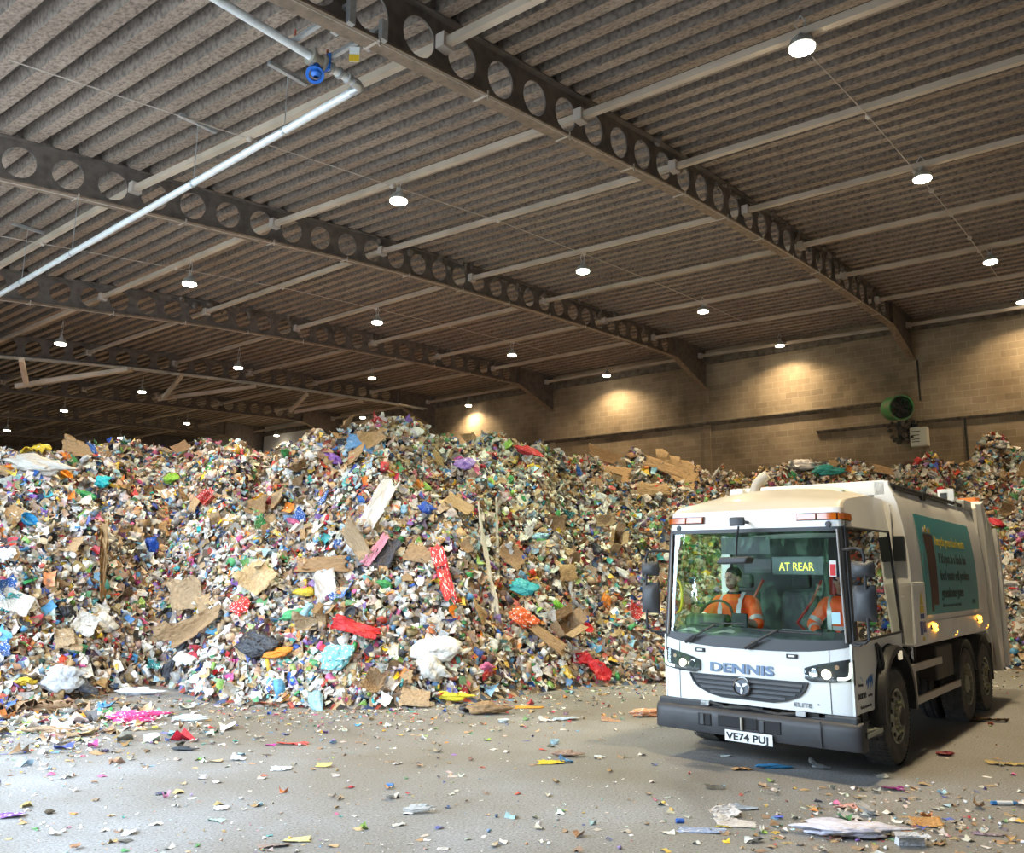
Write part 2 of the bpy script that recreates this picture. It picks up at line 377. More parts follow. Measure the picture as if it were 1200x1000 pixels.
# ledges, pilaster lines and conduits on the long wall
def ledge(name, ya, za, yb, zb, h=.14, dpt=.12):
    o = MB().add([(WX - d, y, z + s) for y, z in ((ya, za), (yb, zb)) for d, s in ((0, -h), (dpt, -h * .2), (dpt, 0), (0, .02))], [(0, 1, 5, 4), (1, 2, 6, 5), (2, 3, 7, 6), (3, 0, 4, 7), (0, 3, 2, 1), (4, 5, 6, 7)])
    return struct(o.build(name, m_ledge, smooth=0))
ledge('trim_1', 6.75, 7.8, 36, 7.78)
ledge('trim_2', -6, 7.02, 9.3, 7.06, .1, .1)
struct(MB().prism([(.0, 0), (.1, 0), (.1, .04), (.04, 11), (0, 11)], 0, .001).build('trim_3', m_ledge, smooth=0)) if False else None
for k, Y in enumerate(BEAM_Y[:4]):
    struct(MB().box(WX - .05, WX + .01, Y - .13, Y + .13, 0, 9.1).build('trim_%d' % (k + 4), m_block, smooth=0))
def conduit(y, z0, z1, lab):
    tag(MB().tube([(WX - .03, y, z0), (WX - .03, y, z1)], .03, 8).build('wall_conduit', m_dark), lab, 'conduit', 'dark conduits on the block wall')
conduit(5.95, 7.7, 9.05, 'dark conduit from the nearest beam haunch down to the green fan')
conduit(4.72, 4.5, 7.0, 'dark conduit right of the white control box')
# trim at the top of the wall
struct(MB().box(WX - .1, WX, -8, 44, 10.05, 10.3).build('trim_9', m_ledge, smooth=0))

# green wall fan and its control box
p = on_x(1061, 482, WX)
fan = empty('wall_fan', (WX, p[1], p[2])); tag(fan, 'green drum fan furred with dust on the block wall', 'fan')
ax = Vector((-.75, -.65, -.12)).normalized()
ge = mat('green_fan_paint', (.03, .22, .06), .4, noise=(5, .75, (.16, .13, .1)))
o = Vector((-.38, .26, .05))
MB().lathe([(.001, -.02), (.30, -.02), (.38, .02), (.39, .08), (.39, .6), (.41, .62), (.41, .66), (.37, .66), (.36, .1), (.001, .1)], o - ax * .15, ax, 28).build('fan_drum', ge, fan)
bl = MB(); a1 = ax.orthogonal().normalized(); b1 = ax.cross(a1); cc = o + ax * .32
for k in range(6):
    t = 2 * PI * k / 6; d = a1 * math.cos(t) + b1 * math.sin(t); e2 = -a1 * math.sin(t) + b1 * math.cos(t)
    bl.add([cc + d * .06 - e2 * .04, cc + d * .06 + e2 * .04 + ax * .03, cc + d * .33 + e2 * .11 + ax * .05, cc + d * .33 - e2 * .09 - ax * .03], [(0, 1, 2, 3)])
bl.lathe([(.001, -.08), (.09, -.08), (.1, 0), (.07, .08), (.001, .08)], cc, ax, 16)
bl.build('fan_blades', m_dark, fan)
gr = MB()
for rr_ in (.12, .2, .28, .36): gr.tube([o + ax * .5 + (a1 * math.cos(t) + b1 * math.sin(t)) * rr_ for t in np.linspace(0, 2 * PI, 25)], .008, 5)
for k in range(8):
    t = PI * k / 4; gr.tube([o + ax * .5, o + ax * .5 + (a1 * math.cos(t) + b1 * math.sin(t)) * .38], .008, 5)
gr.build('guard_grille', m_dark, fan)
MB().box(-.4, 0, .1, .18, -.5, -.38).box(-.4, 0, -.35, -.27, -.5, -.38).box(-.12, -.02, -.35, .25, -.95, -.42).build('fan_bracket', m_dark, fan, smooth=0)
dd = MB()
for k in range(26): dd.ell((-.08 - random.random() * .25, random.uniform(-.35, .5), random.uniform(-1.05, -.35)), (random.uniform(.05, .12),) * 3, 7, 5)
dd.build('hanging_dust', mat('grey_brown_dust', (.10, .08, .065), 1., noise=(8, .5)), fan)
p = on_x(1079, 513, WX)
cb = empty('control_box', (WX, p[1], p[2])); tag(cb, 'white electrical control box on the wall below the green fan', 'control box')
wb = mat('box_cream', (.62, .57, .46), .5)
MB().box(-.26, 0, -.26, .26, -.31, .31).build('enclosure', wb, cb, smooth=0, bevel=.02)
dm = MB().box(-.275, -.255, -.24, .24, -.29, .29)
dm.build('cover', wb, cb, smooth=0, bevel=.01)
sw = MB()
for k, zz in enumerate((.17, .05, -.08, -.16)): sw.box(-.285, -.274, -.02 if k else -.05, .2, zz - .012, zz + .012)
sw.lathe([(.045, 0), (.045, .05), (.001, .05)], (-.275, .19, .0), (-1, 0, 0), 14)
sw.build('switch', m_dark, cb)
p = on_x(1083, 537, WX); bp_ = MB().box(WX - .02, WX, p[1] - .55, p[1] + .6, 5.0, 5.75)
tag(bp_.build('wall_patch', mat('red_brick_patch', (.16, .08, .055), .9, noise=(6, .6))), 'patch of dark red brick in the block wall under the control box', 'brick patch')

# ------------------------------------------------------------------ lamps
LAMPS = [(940, 58, 8.95), (1081, 211, 14.85), (1161, 308, 21.2), (1198, 355, 27.4), (467, 237, 8.95), (683, 319, 14.85), (824, 366, 21.2), (914, 406, 27.6),
         (222, 334, 8.95), (442, 379, 14.85), (600, 417, 21.2), (711, 441, 27.6), (71, 404, 9.2), (279, 432, 15.0), (436, 444, 21.0), (549, 476, 28.0),
         (166, 460, 15.0), (425, 490, 27.9), (75, 482, 15.0), (219, 497, 21.6), (324, 511, 27.9), (8, 505, 15.4), (141, 514, 21.8), (77, 527, 22.)]
ROW = {9: 'leftmost row', 15: 'second row from left', 21: 'third row from left', 22: 'third row from left', 27: 'row along the block wall', 28: 'row along the block wall'}
BAY = ['in front of the nearest beam', 'between the nearest and second beams', 'between the second and third beams', 'between the third and fourth beams', 'between the fourth and fifth beams', 'beyond the fifth beam', 'beyond the sixth beam', 'beyond the seventh beam']
m_led = mat('led_diffuser', (1, .96, .85), .5, emit=((1., .93, .74), 34.))
m_led2 = mat('led_diffuser_green', (.9, 1, .85), .5, emit=((.78, 1., .72), 34.))
m_lampb = mat('lamp_housing', (.5, .5, .48), .4, .5)
LAMP_POW = 190.
hs = MB().lathe([(.001, .26), (.04, .26), (.055, .17), (.11, .14), (.15, .08), (.16, .03), (.148, .022), (.001, .022)], (0, 0, 0), (0, 0, 1), 24)
me_hs = hs.mesh('housing', m_lampb)
me_df = MB().lathe([(.145, .021), (.145, .0), (.12, -.012), (.001, -.014)], (0, 0, 0), (0, 0, 1), 24).mesh('diffuser', m_led)
me_df2 = MB().lathe([(.145, .021), (.145, .0), (.12, -.012), (.001, -.014)], (0, 0, 0), (0, 0, 1), 24).mesh('diffuser', m_led2)
for k, (x, y, X) in enumerate(LAMPS):
    p = on_x(x, y, X); p[0] = min(p[0], WX - .35)
    bay = sum(1 for Y in BEAM_Y if Y < p[1])
    e = empty('high_bay_lamp', p)
    extra = ' glowing greenish' if k == 5 else ''
    tag(e, 'high bay lamp%s, %s, %s' % (extra, ROW[int(round(X))], BAY[min(bay, 7)]), 'lamp', 'high bay lamps')
    for nm, me in (('housing', me_hs), ('diffuser', me_df2 if k == 5 else me_df)):
        o = bpy.data.objects.new(nm, me); COL.objects.link(o); o.parent = e
    top = z_low(p[0], p[1]) + .33 - p[2]; top = max(top, .45)
    hg = MB().tube([(0, -.02, .25), (0, -.06, .25 + (top - .25) * .5), (0, 0, top)], .008, 5).tube([(0, .02, .25), (0, .07, .25 + (top - .25) * .5), (0, 0, top)], .008, 5)
    hg.build('hanger', m_galv, e)
    ld = bpy.data.lights.new('high_bay_light', 'AREA'); ld.shape = 'DISK'; ld.size = .28; ld.energy = LAMP_POW * (.5 if X > 27 and p[1] < 30 else 1); ld.color = (1., .80, .50) if k != 5 else (.85, 1, .65); ld.spread = math.radians(140)
    lo = bpy.data.objects.new('high_bay_light', ld); COL.objects.link(lo); lo.location = (p[0], p[1], p[2] - .05)

# ------------------------------------------------------------------ pale pipe hung from the deck
PZ = 7.66
pe = empty('water_pipe', (0, 0, 0)); tag(pe, 'long pale grey pipe below the roof with an elbow and blue valve', 'pipe')
pa = on_z(245, 0, PZ); pc = on_z(428, 99, PZ); pd = on_z(0, 345, PZ)
yl = (pa[1] + pc[1]) / 2; xl = pc[0]
far_dir = Vector((pd[0] - pc[0], pd[1] - pc[1], 0)).normalized()
A = Vector((xl, yl, PZ))
run = [A + Vector((.12, .02, 0)) + far_dir * (.12) * 0 ]
arc = [A + Vector((-.14, 0, 0)), A + Vector((-.05, .004, 0)), A + Vector((.0, .03, 0)), A + far_dir * .09, A + far_dir * .18]
MB().tube([(-.3, yl, PZ)] + arc[:1], .047, 14).build('pipe_run', m_pipe, pe)
MB().tube(arc, .056, 14).build('pipe_elbow', m_galv, pe)
MB().tube([A + far_dir * .16, A + far_dir * 40], .05, 14).build('pipe_run', m_pipe, pe)
cp = MB()
for d in (.2, .33, .45): cp.lathe([(.048, -.02), (.066, -.02), (.066, .02), (.048, .02)], (xl - d, yl, PZ), (1, 0, 0), 16)
cp.build('pipe_coupling', m_galv, pe)
fl = MB()
xv = on_z(375, 68, PZ)[0]
fl.lathe([(.05, -.1), (.1, -.1), (.1, -.06), (.07, -.05), (.07, .05), (.1, .06), (.1, .1), (.05, .1)], (xv, yl, PZ), (1, 0, 0), 20)
fl.build('flange_valve', mat('brass_grey', (.5, .46, .38), .4, .6), pe)
bl_ = mat('valve_blue', (.02, .16, .62), .4)
hw = MB().lathe([(.07, -.02), (.1, -.02), (.1, .02), (.07, .02), (.07, -.02)], (xv, yl + .02, PZ - .17), (.3, .5, .8), 20)
hw.lathe([(.03, -.03), (.06, 0), (.05, .1), (.03, .12)], (xv, yl, PZ - .18), (0, 0, 1), 12).box(xv + .09, xv + .115, yl - .1, yl + .1, PZ - .1, PZ + .1)
hw.build('valve_handwheel', bl_, pe)
# unistrut arms to the nearest beam flange, and a small warning card
for xs, lab in ((on_z(355, 48, PZ)[0], 'galvanised strut arm left of the blue valve, clamped to the nearest beam'), (on_z(395, 68, PZ)[0] + .02, 'galvanised strut arm right of the blue valve, clamped to the nearest beam')):
    e = empty('strut_arm', (xs, BEAM_Y[0], PZ)); tag(e, lab, 'bracket', 'pipe strut arms')
    L = yl - BEAM_Y[0]
    MB().box(-.022, .022, -.1, L + .12, .055, .1).build('channel', m_galv, e, smooth=0)
    zf = z_low(xs, BEAM_Y[0]) - PZ - .03
    MB().box(-.04, .04, -.16, -.1, min(.03, zf), max(.14, zf + .05)).box(-.04, .04, .1, .14, min(.05, zf), max(.14, zf + .05)).build('clamp', m_galv, e, smooth=0)
    MB().tube([(0, L, .1), (0, L, .2)], .012, 6).build('bolt', mat('red_bolt', (.45, .1, .05), .5), e)
p = on_z(412, 61, PZ)
tg = MB().box(-.055, .055, -.002, .002, -.09, .09, 0).box(-.055, .055, -.0035, -.002, -.09, 0, 1)
o = tg.build('warning_card', [mat('card_white', (.8, .8, .75), .5), mat('card_yellow', (.8, .5, .03), .5)], smooth=0); o.location = (p[0], p[1] - .05, PZ - .05); o.rotation_euler = (0, 0, math.radians(-50))
tag(o, 'small white and yellow card hanging beside the blue valve', 'card')
for (x, y, yb), lab in zip([(333, 95, 150), (227, 150, 208), (84, 240, 300), (25, 280, 330)], ['nearest pipe hanger, rod and channel above the pale pipe', 'second pipe hanger along the pale pipe', 'third pipe hanger along the pale pipe, past the second beam', 'fourth pipe hanger along the pale pipe, at the left edge']):
    # point on the pipe run below
    best = min((abs(np.dot(_R, (q - CAMP)) / np.dot(_F, (q - CAMP)) * F_PX + 600 - x), s) for s in np.linspace(.3, 25, 900) for q in [np.array(A + far_dir * s)])
    q = A + far_dir * best[1]
    zt = z_top(q.x, q.y) + .01
    e = empty('pipe_hanger', (q.x, q.y, PZ)); tag(e, lab, 'hanger', 'pipe hangers')
    MB().tube([(0, 0, .05), (0, 0, zt - PZ)], .007, 6).build('rod', m_galv, e)
    MB().box(-.3, .3, -.03, .03, zt - PZ - .05, zt - PZ).build('channel', m_galv, e, smooth=0)
    MB().lathe([(.052, -.02), (.06, -.02), (.06, .02), (.052, .02)], (0, 0, 0), tuple(far_dir), 14).build('ring_clip', m_galv, e)
# ------------------------------------------------------------------ the waste heap
_cx = [-420, -150, 0, 60, 130, 190, 235, 280, 350, 420, 480, 550, 620, 700, 780, 850, 900, 1000, 1100, 1170, 1200, 1350, 1600]
_fy = [850, 848, 838, 828, 812, 812, 822, 826, 830, 831, 829, 824, 812, 804, 800, 795, 792, 784, 779, 778, 776, 774, 772]     # foot on the floor
_cyx = [-420, -150, 0, 50, 130, 210, 250, 300, 340, 360, 375, 390, 420, 455, 500, 560, 600, 640, 690, 740, 790, 812, 850, 900, 1000, 1090, 1150, 1200, 1350, 1600]
_cy = [538, 536, 535, 538, 533, 530, 535, 541, 541, 536, 526, 512, 507, 509, 519, 528, 533, 539, 548, 546, 553, 568, 568, 562, 557, 554, 543, 538, 530, 524]  # crest
_crun = [-420, 0, 130, 195, 280, 420, 560, 640, 700, 800, 900, 1000, 1100, 1200, 1600]
_run = [7.5, 7.2, 8.4, 8.8, 7.4, 6.6, 8.0, 9.0, 11.5, 12.0, 11.5, 8.0, 7.0, 5.2, 5]        # depth from foot to crest
_az, _d0, _d1, _z1 = [], [], [], []
for x in range(-420, 1601, 20):
    g = on_z(x, interp(x, _cx, _fy), 0.); d0 = math.hypot(g[0], g[1]); az = math.atan2(g[1], g[0])
    if x > 1150: d0 = min(d0, 22.6)
    d1 = d0 + interp(x, _crun, _run)
    c, s = math.cos(az), math.sin(az)
    d1 = min(d1, (WX - .6) / max(c, .05))
    r = ray(x, interp(x, _cyx, _cy)); k = d1 / math.hypot(r[0], r[1])
    _az.append(az); _d0.append(d0); _d1.append(d1); _z1.append(CAM_H + r[2] * k)
_az = np.array(_az)[::-1]; _d0 = np.array(_d0)[::-1]; _d1 = np.array(_d1)[::-1]; _z1 = np.array(_z1)[::-1]
_ph = rng.uniform(0, 6.28, 60); _dir = rng.normal(size=(60, 2)); _dir /= np.linalg.norm(_dir, axis=1)[:, None]
_wl = np.concatenate([rng.uniform(3, 6, 12), rng.uniform(1.2, 2.6, 20), rng.uniform(.45, 1.0, 28)])
_am = np.concatenate([np.full(12, .085), np.full(20, .085), np.full(28, .030)])
def rough(X, Y):
    out = np.zeros_like(X)
    for p, d, w, a in zip(_ph, _dir, _wl, _am): out += a * np.sin((X * d[0] + Y * d[1]) * 6.283 / w + p)
    return out
def heap_z(X, Y):
    X = np.asarray(X, float); Y = np.asarray(Y, float)
    az = np.arctan2(Y, X); d = np.hypot(X, Y)
    d0 = np.interp(az, _az, _d0); d1 = np.interp(az, _az, _d1); z1 = np.interp(az, _az, _z1)
    d0 = d0 + 1.1 * np.exp(-((az - math.atan2(12.8, 7.1)) / .035) ** 2)
    t = (d - d0) / (d1 - d0)
    tt = np.clip(t, 0, 1)
    base = z1 * (.72 * (1 - (1 - tt) ** 1.9) + .28 * tt)
    over = np.maximum(d - d1, 0)
    base = base - np.maximum(over - 3.5, 0) * .35 - over * .015
    env = np.clip(t * 3.2, 0, 1) * (1 - .55 * np.clip((t - .8) / .2, 0, 1))
    z = base + rough(X, Y) * env
    return np.where(t > 0, z, t * .8)
def heap_at(x, y):
    """first point of the heap (or floor) along the sight line of photo point (x, y)"""
    r = ray(x, y); n = math.hypot(r[0], r[1])
    ds = np.arange(3., 40, .04) / n
    P = CAMP[None, :] + r[None, :] * ds[:, None]
    hz = np.maximum(heap_z(P[:, 0], P[:, 1]), 0.)
    hit = P[:, 2] <= hz
    return Vector(P[np.argmax(hit)]) if hit.any() and P[np.argmax(hit)][0] < WX - .1 else heap_at(x, y + 1.5)
def heap_n(p):
    e = .35
    gx = (heap_z(p[0] + e, p[1]) - heap_z(p[0] - e, p[1])) / (2 * e); gy = (heap_z(p[0], p[1] + e) - heap_z(p[0], p[1] - e)) / (2 * e)
    return Vector((-float(gx), -float(gy), 1)).normalized()

# mound body
st = .22
gx = np.arange(2.5, WX - .15, st); gy = np.arange(-4., 27., st)
GX, GY = np.meshgrid(gx, gy, indexing='ij'); GZ = heap_z(GX, GY)
keep = GZ > -.12
vid = -np.ones(GX.shape, int); 
cell = keep[:-1, :-1] | keep[1:, :-1] | keep[:-1, 1:] | keep[1:, 1:]
II, JJ = np.nonzero(cell)
use = np.zeros(GX.shape, bool)
for a, b in ((0, 0), (1, 0), (0, 1), (1, 1)): use[II + a, JJ + b] = True
vid[use] = np.arange(use.sum())
V3 = np.stack([GX[use], GY[use], np.maximum(GZ[use], -.1)], 1)
Fq = np.stack([vid[II, JJ], vid[II + 1, JJ], vid[II + 1, JJ + 1], vid[II, JJ + 1]], 1)

# scraps: palette and shapes
PAL = [((.84, .82, .78), 24), ((.72, .67, .59), 16), ((.55, .50, .43), 10), ((.42, .265, .135), 19), ((.50, .34, .18), 14), ((.29, .18, .095), 11), ((.30, .29, .28), 5), ((.05, .05, .055), 4.5),
       ((.55, .03, .03), 4.2), ((.75, .22, .02), 2.4), ((.80, .52, .04), 3.2), ((.03, .10, .45), 3.2), ((.10, .33, .60), 4), ((.35, .58, .72), 4), ((.05, .30, .10), 3.), ((.28, .50, .10), 1.8), ((.03, .36, .36), 2.2),
       ((.62, .10, .28), 2.), ((.25, .12, .42), 1.8), ((.55, .62, .55), 6), ((.02, .04, .13), 2.5), ((.70, .55, .50), 4)]
PC = np.array([p[0] for p in PAL]); PW = np.array([p[1] for p in PAL], float); PW /= PW.sum()
def grid_patch(nu, nv):
    u, v = np.meshgrid(np.linspace(-.5, .5, nu + 1), np.linspace(-.5, .5, nv + 1), indexing='ij')
    vs = np.stack([u.ravel(), v.ravel(), np.zeros(u.size)], 1)
    fs = [(i * (nv + 1) + j, (i + 1) * (nv + 1) + j, (i + 1) * (nv + 1) + j + 1, i * (nv + 1) + j + 1) for i in range(nu) for j in range(nv)]
    return vs, np.array(fs)
def ball(n=6, m=4):
    vs = [(math.sin(PI * (i + .02) / (m + .04)) * math.cos(2 * PI * j / n) * .5, math.sin(PI * (i + .02) / (m + .04)) * math.sin(2 * PI * j / n) * .5, math.cos(PI * i / m) * .5) for i in range(m + 1) for j in range(n)]
    fs = [(i * n + j, (i + 1) * n + j, (i + 1) * n + (j + 1) % n, i * n + (j + 1) % n) for i in range(m) for j in range(n)]
    return np.array(vs), np.array(fs)
def cyl(n=7):
    pr = [(.1, -.5), (.5, -.48), (.5, .15), (.42, .3), (.17, .4), (.17, .5), (.02, .5)]
    vs = [(r * .42 * math.cos(2 * PI * j / n), r * .42 * math.sin(2 * PI * j / n), h) for r, h in pr for j in range(n)]
    fs = [(i * n + j, i * n + (j + 1) % n, (i + 1) * n + (j + 1) % n, (i + 1) * n + j) for i in range(len(pr) - 1) for j in range(n)]
    return np.array(vs)[:, [2, 0, 1]], np.array(fs)
def cube():
    vs = np.array([(x, y, z) for z in (-.5, .5) for y in (-.5, .5) for x in (-.5, .5)])
    return vs, np.array([(0, 2, 3, 1), (4, 5, 7, 6), (0, 1, 5, 4), (2, 6, 7, 3), (0, 4, 6, 2), (1, 3, 7, 5)])
def rot_mats(n, nrm, tilt):
    """random frames: third axis near the surface normal, tipped by up to `tilt`"""
    z = nrm + rng.normal(size=(n, 3)) * tilt; z /= np.linalg.norm(z, axis=1)[:, None]
    a = rng.normal(size=(n, 3)); x = a - z * (a * z).sum(1)[:, None]; x /= np.linalg.norm(x, axis=1)[:, None]
    return np.stack([x, np.cross(z, x), z], 2)
def scraps(P, N, size, kind, tilt=.55, lift=.03, jit=.05):
    n = len(P)
    if kind == 'sheet': bv, bf = grid_patch(3, 2)
    elif kind == 'ball': bv, bf = ball()
    elif kind == 'bottle': bv, bf = cyl()
    else: bv, bf = cube()
    v = np.repeat(bv[None], n, 0)
    asp = rng.uniform(.35, 1., (n, 1)); asp2 = rng.uniform(.45, 1., (n, 1))
    if kind == 'sheet':
        c = rng.normal(size=(n, 4)) * .35
        v[:, :, 2] += c[:, :1] * v[:, :, 0] ** 2 * 2 + c[:, 1:2] * v[:, :, 1] ** 2 * 2 + c[:, 2:3] * v[:, :, 0] * v[:, :, 1] * 2 + rng.normal(size=v.shape[:2]) * .09
        v[:, :, :2] += rng.normal(size=(n, v.shape[1], 2)) * .05
        v[:, :, 1] *= asp; 
    elif kind == 'ball':
        v *= (1 + rng.normal(size=v.shape[:2]) * .22)[:, :, None]; v[:, :, 1] *= asp; v[:, :, 2] *= asp2 * .7
    elif kind == 'bottle':
        v *= (1 + rng.normal(size=v.shape[:2]) * .05)[:, :, None]; v[:, :, 2] *= asp2
    else:
        v += rng.normal(size=v.shape) * .06; v[:, :, 1] *= asp; v[:, :, 2] *= asp2 * .6
    R = rot_mats(n, N, tilt)
    w = np.einsum('nij,nvj->nvi', R, v * size[:, None, None]) + (P + N * (lift + rng.uniform(-.5, 1, (n, 1)) * jit))[:, None, :]
    f = bf[None] + (np.arange(n) * bv.shape[0])[:, None, None]
    return w.reshape(-1, 3), f.reshape(-1, 4), bv.shape[0]
def mesh_np(name, V, F, C=None, mats=(), smooth=False):
    me = bpy.data.meshes.new(name); me.vertices.add(len(V)); me.vertices.foreach_set('co', np.ascontiguousarray(V, np.float32).ravel())
    me.loops.add(F.size); me.loops.foreach_set('vertex_index', np.ascontiguousarray(F, np.int32).ravel())
    me.polygons.add(len(F)); me.polygons.foreach_set('loop_start', np.arange(0, F.size, 4, dtype=np.int32)); me.polygons.foreach_set('loop_total', np.full(len(F), 4, np.int32))
    for m in mats: me.materials.append(m)
    me.update(calc_edges=True)
    if C is not None:
        at = me.color_attributes.new('Col', 'FLOAT_COLOR', 'POINT'); at.data.foreach_set('color', np.ascontiguousarray(np.concatenate([C, np.ones((len(C), 1))], 1), np.float32).ravel())
    if smooth: me.polygons.foreach_set('use_smooth', np.ones(len(F), bool))
    me.validate(); return me
m_scrap = mat('scrap_colours', (.5, .5, .5), .5); nt, b, tc = tex_nodes(m_scrap)
at = nt.nodes.new('ShaderNodeAttribute'); at.attribute_name = 'Col'
n1 = nt.nodes.new('ShaderNodeTexNoise'); n1.inputs['Scale'].default_value = 16; n1.inputs['Detail'].default_value = 3; nt.links.new(tc.outputs['Object'], n1.inputs['Vector'])
r1 = ramp(nt, [(.36, (.68, .66, .62)), (.5, (1, 1, 1)), (.64, (1.08, 1.06, 1.03))]); nt.links.new(n1.outputs['Fac'], r1.inputs['Fac'])
mu = nt.nodes.new('ShaderNodeMix'); mu.data_type = 'RGBA'; mu.blend_type = 'MULTIPLY'; mu.inputs[0].default_value = 1
nt.links.new(at.outputs['Color'], mu.inputs[6]); nt.links.new(r1.outputs[0], mu.inputs[7]); nt.links.new(mu.outputs[2], b.inputs['Base Color'])
m_mound = mat('packed_waste', (.3, .25, .2), .8); nt, b, tc = tex_nodes(m_mound)
vo = nt.nodes.new('ShaderNodeTexVoronoi'); vo.inputs['Scale'].default_value = 9; nt.links.new(tc.outputs['Object'], vo.inputs['Vector'])
sx = nt.nodes.new('ShaderNodeSeparateColor'); nt.links.new(vo.outputs['Color'], sx.inputs[0])
r1 = ramp(nt, [(0, (.03, .025, .02)), (.3, (.12, .08, .05)), (.5, (.3, .26, .22)), (.68, (.4, .28, .16)), (.8, (.05, .08, .15)), (.9, (.3, .05, .03))]); r1.color_ramp.interpolation = 'CONSTANT'
nt.links.new(sx.outputs[0], r1.inputs['Fac']); nt.links.new(r1.outputs[0], b.inputs['Base Color'])

def heap_normals(P):
    e = .3
    a = (heap_z(P[:, 0] + e, P[:, 1]) - heap_z(P[:, 0] - e, P[:, 1])) / (2 * e); c = (heap_z(P[:, 0], P[:, 1] + e) - heap_z(P[:, 0], P[:, 1] - e)) / (2 * e)
    n = np.stack([-a, -c, np.ones(len(a))], 1); return n / np.linalg.norm(n, axis=1)[:, None]
def heap_points(n, t0=0., t1=1.25):
    """random places over the heap's front face and shoulder"""
    az = rng.uniform(math.atan2(-1.5, 22), math.radians(76), n)
    d0 = np.interp(az, _az, _d0); d1 = np.interp(az, _az, _d1)
    t = t0 + (t1 - t0) * rng.random(n) ** .85
    d = d0 + (d1 - d0) * t
    P = np.stack([d * np.cos(az), d * np.sin(az)], 1); z = heap_z(P[:, 0], P[:, 1])
    P = np.concatenate([P, z[:, None]], 1)
    P = P[(P[:, 0] < WX - .3) & (P[:, 2] > .0)]
    return P
def palette(n, loc=None):
    c = PC[rng.choice(len(PC), n, p=PW)]
    d = rng.random((n, 1)) ** 2 * .38        # a film of grey-brown dust over part of it
    c = c * (1 - d) + np.array([.40, .33, .25]) * d
    return np.clip(c * rng.uniform(.75, 1.15, (n, 1)) + rng.normal(size=(n, 3)) * .015, .01, .9)
Vs, Fs, Cs = [V3], [Fq], [np.full((len(V3), 3), .2)]
off = len(V3); nm = len(Fq)
for kind, n, s0, s1 in (('sheet', 76000, .055, .25), ('ball', 19000, .05, .20), ('box', 7000, .06, .22), ('bottle', 8000, .08, .22)):
    P = heap_points(n); N = heap_normals(P)
    size = s0 + (s1 - s0) * rng.random(len(P)) ** 2.2
    v, f, k = scraps(P, N, size, kind)
    Vs.append(v); Fs.append(f + off); Cs.append(np.repeat(palette(len(P)), k, 0)); off += len(v)
me = mesh_np('waste_heap', np.concatenate(Vs), np.concatenate(Fs), np.concatenate(Cs), (m_mound, m_scrap))
mi = np.ones(len(me.polygons), np.int32); mi[:nm] = 0; me.polygons.foreach_set('material_index', mi)
ho = bpy.data.objects.new('waste_heap', me); COL.objects.link(ho)
tag(ho, 'huge heap of loose mixed recycling, small scraps of paper, card and plastic', 'waste heap', kind='stuff')

# fine litter trodden over the floor near the heap and in the foreground
def floor_points(n):
    out = []
    while len(out) < n:
        x = random.uniform(-60, 1260); q = random.random()
        if q < .6: y = interp(x, _cx, _fy) + 2 + random.expovariate(1 / 14)
        elif q < .7: x = random.gauss(1030, 90); y = random.gauss(962, 24)
        elif q < .8: x = random.gauss(60, 110); y = random.gauss(860, 22)
        else: y = random.uniform(830, 1010)
        if y < 800 and x < 770: continue
        p = on_z(x, min(max(y, 780), 1060), 0)
        lx, ly = p[0] - 8.98, p[1] - 3.82
        if -.2 < lx < 8.6 and -1.4 < ly < 1.4: continue
        if heap_z(p[0], p[1]) > .25: continue
        out.append(p)
    return np.array(out)
Vs, Fs, Cs = [], [], []; off = 0
for kind, n, s0, s1 in (('sheet', 5200, .012, .10), ('ball', 1500, .01, .05)):
    P = floor_points(n); N = np.tile([0., 0, 1], (n, 1))
    d = np.hypot(P[:, 0], P[:, 1])
    size = s0 + (s1 - s0) * rng.random(n) ** 3
    v, f, k = scraps(P, N, size, kind, .06, .012 if kind == 'ball' else .004, .004)
    v[:, 2] = np.maximum(v[:, 2], .003)
    Vs.append(v); Fs.append(f + off); Cs.append(np.repeat(palette(n), k, 0)); off += len(v)
Q = []
while len(Q) < 420:                              # the thicker spill at the left foot of the heap
    x, y = random.gauss(70, 75), random.gauss(846, 16)
    if y > 815: Q.append(on_z(x, y, 0))
Q = np.array(Q); v, f, k = scraps(Q, np.tile([0., 0, 1], (len(Q), 1)), .05 + .2 * rng.random(len(Q)) ** 2, 'sheet', .12, .015, .01)
v[:, 2] = np.maximum(v[:, 2], .003); Vs.append(v); Fs.append(f + off); Cs.append(np.repeat(palette(len(Q)), k, 0)); off += len(v)
me = mesh_np('floor_litter', np.concatenate(Vs), np.concatenate(Fs), np.concatenate(Cs), (m_scrap,))
fo = bpy.data.objects.new('floor_litter', me); COL.objects.link(fo)
tag(fo, 'tiny scraps of paper and plastic trodden over the concrete floor', 'litter', kind='stuff')

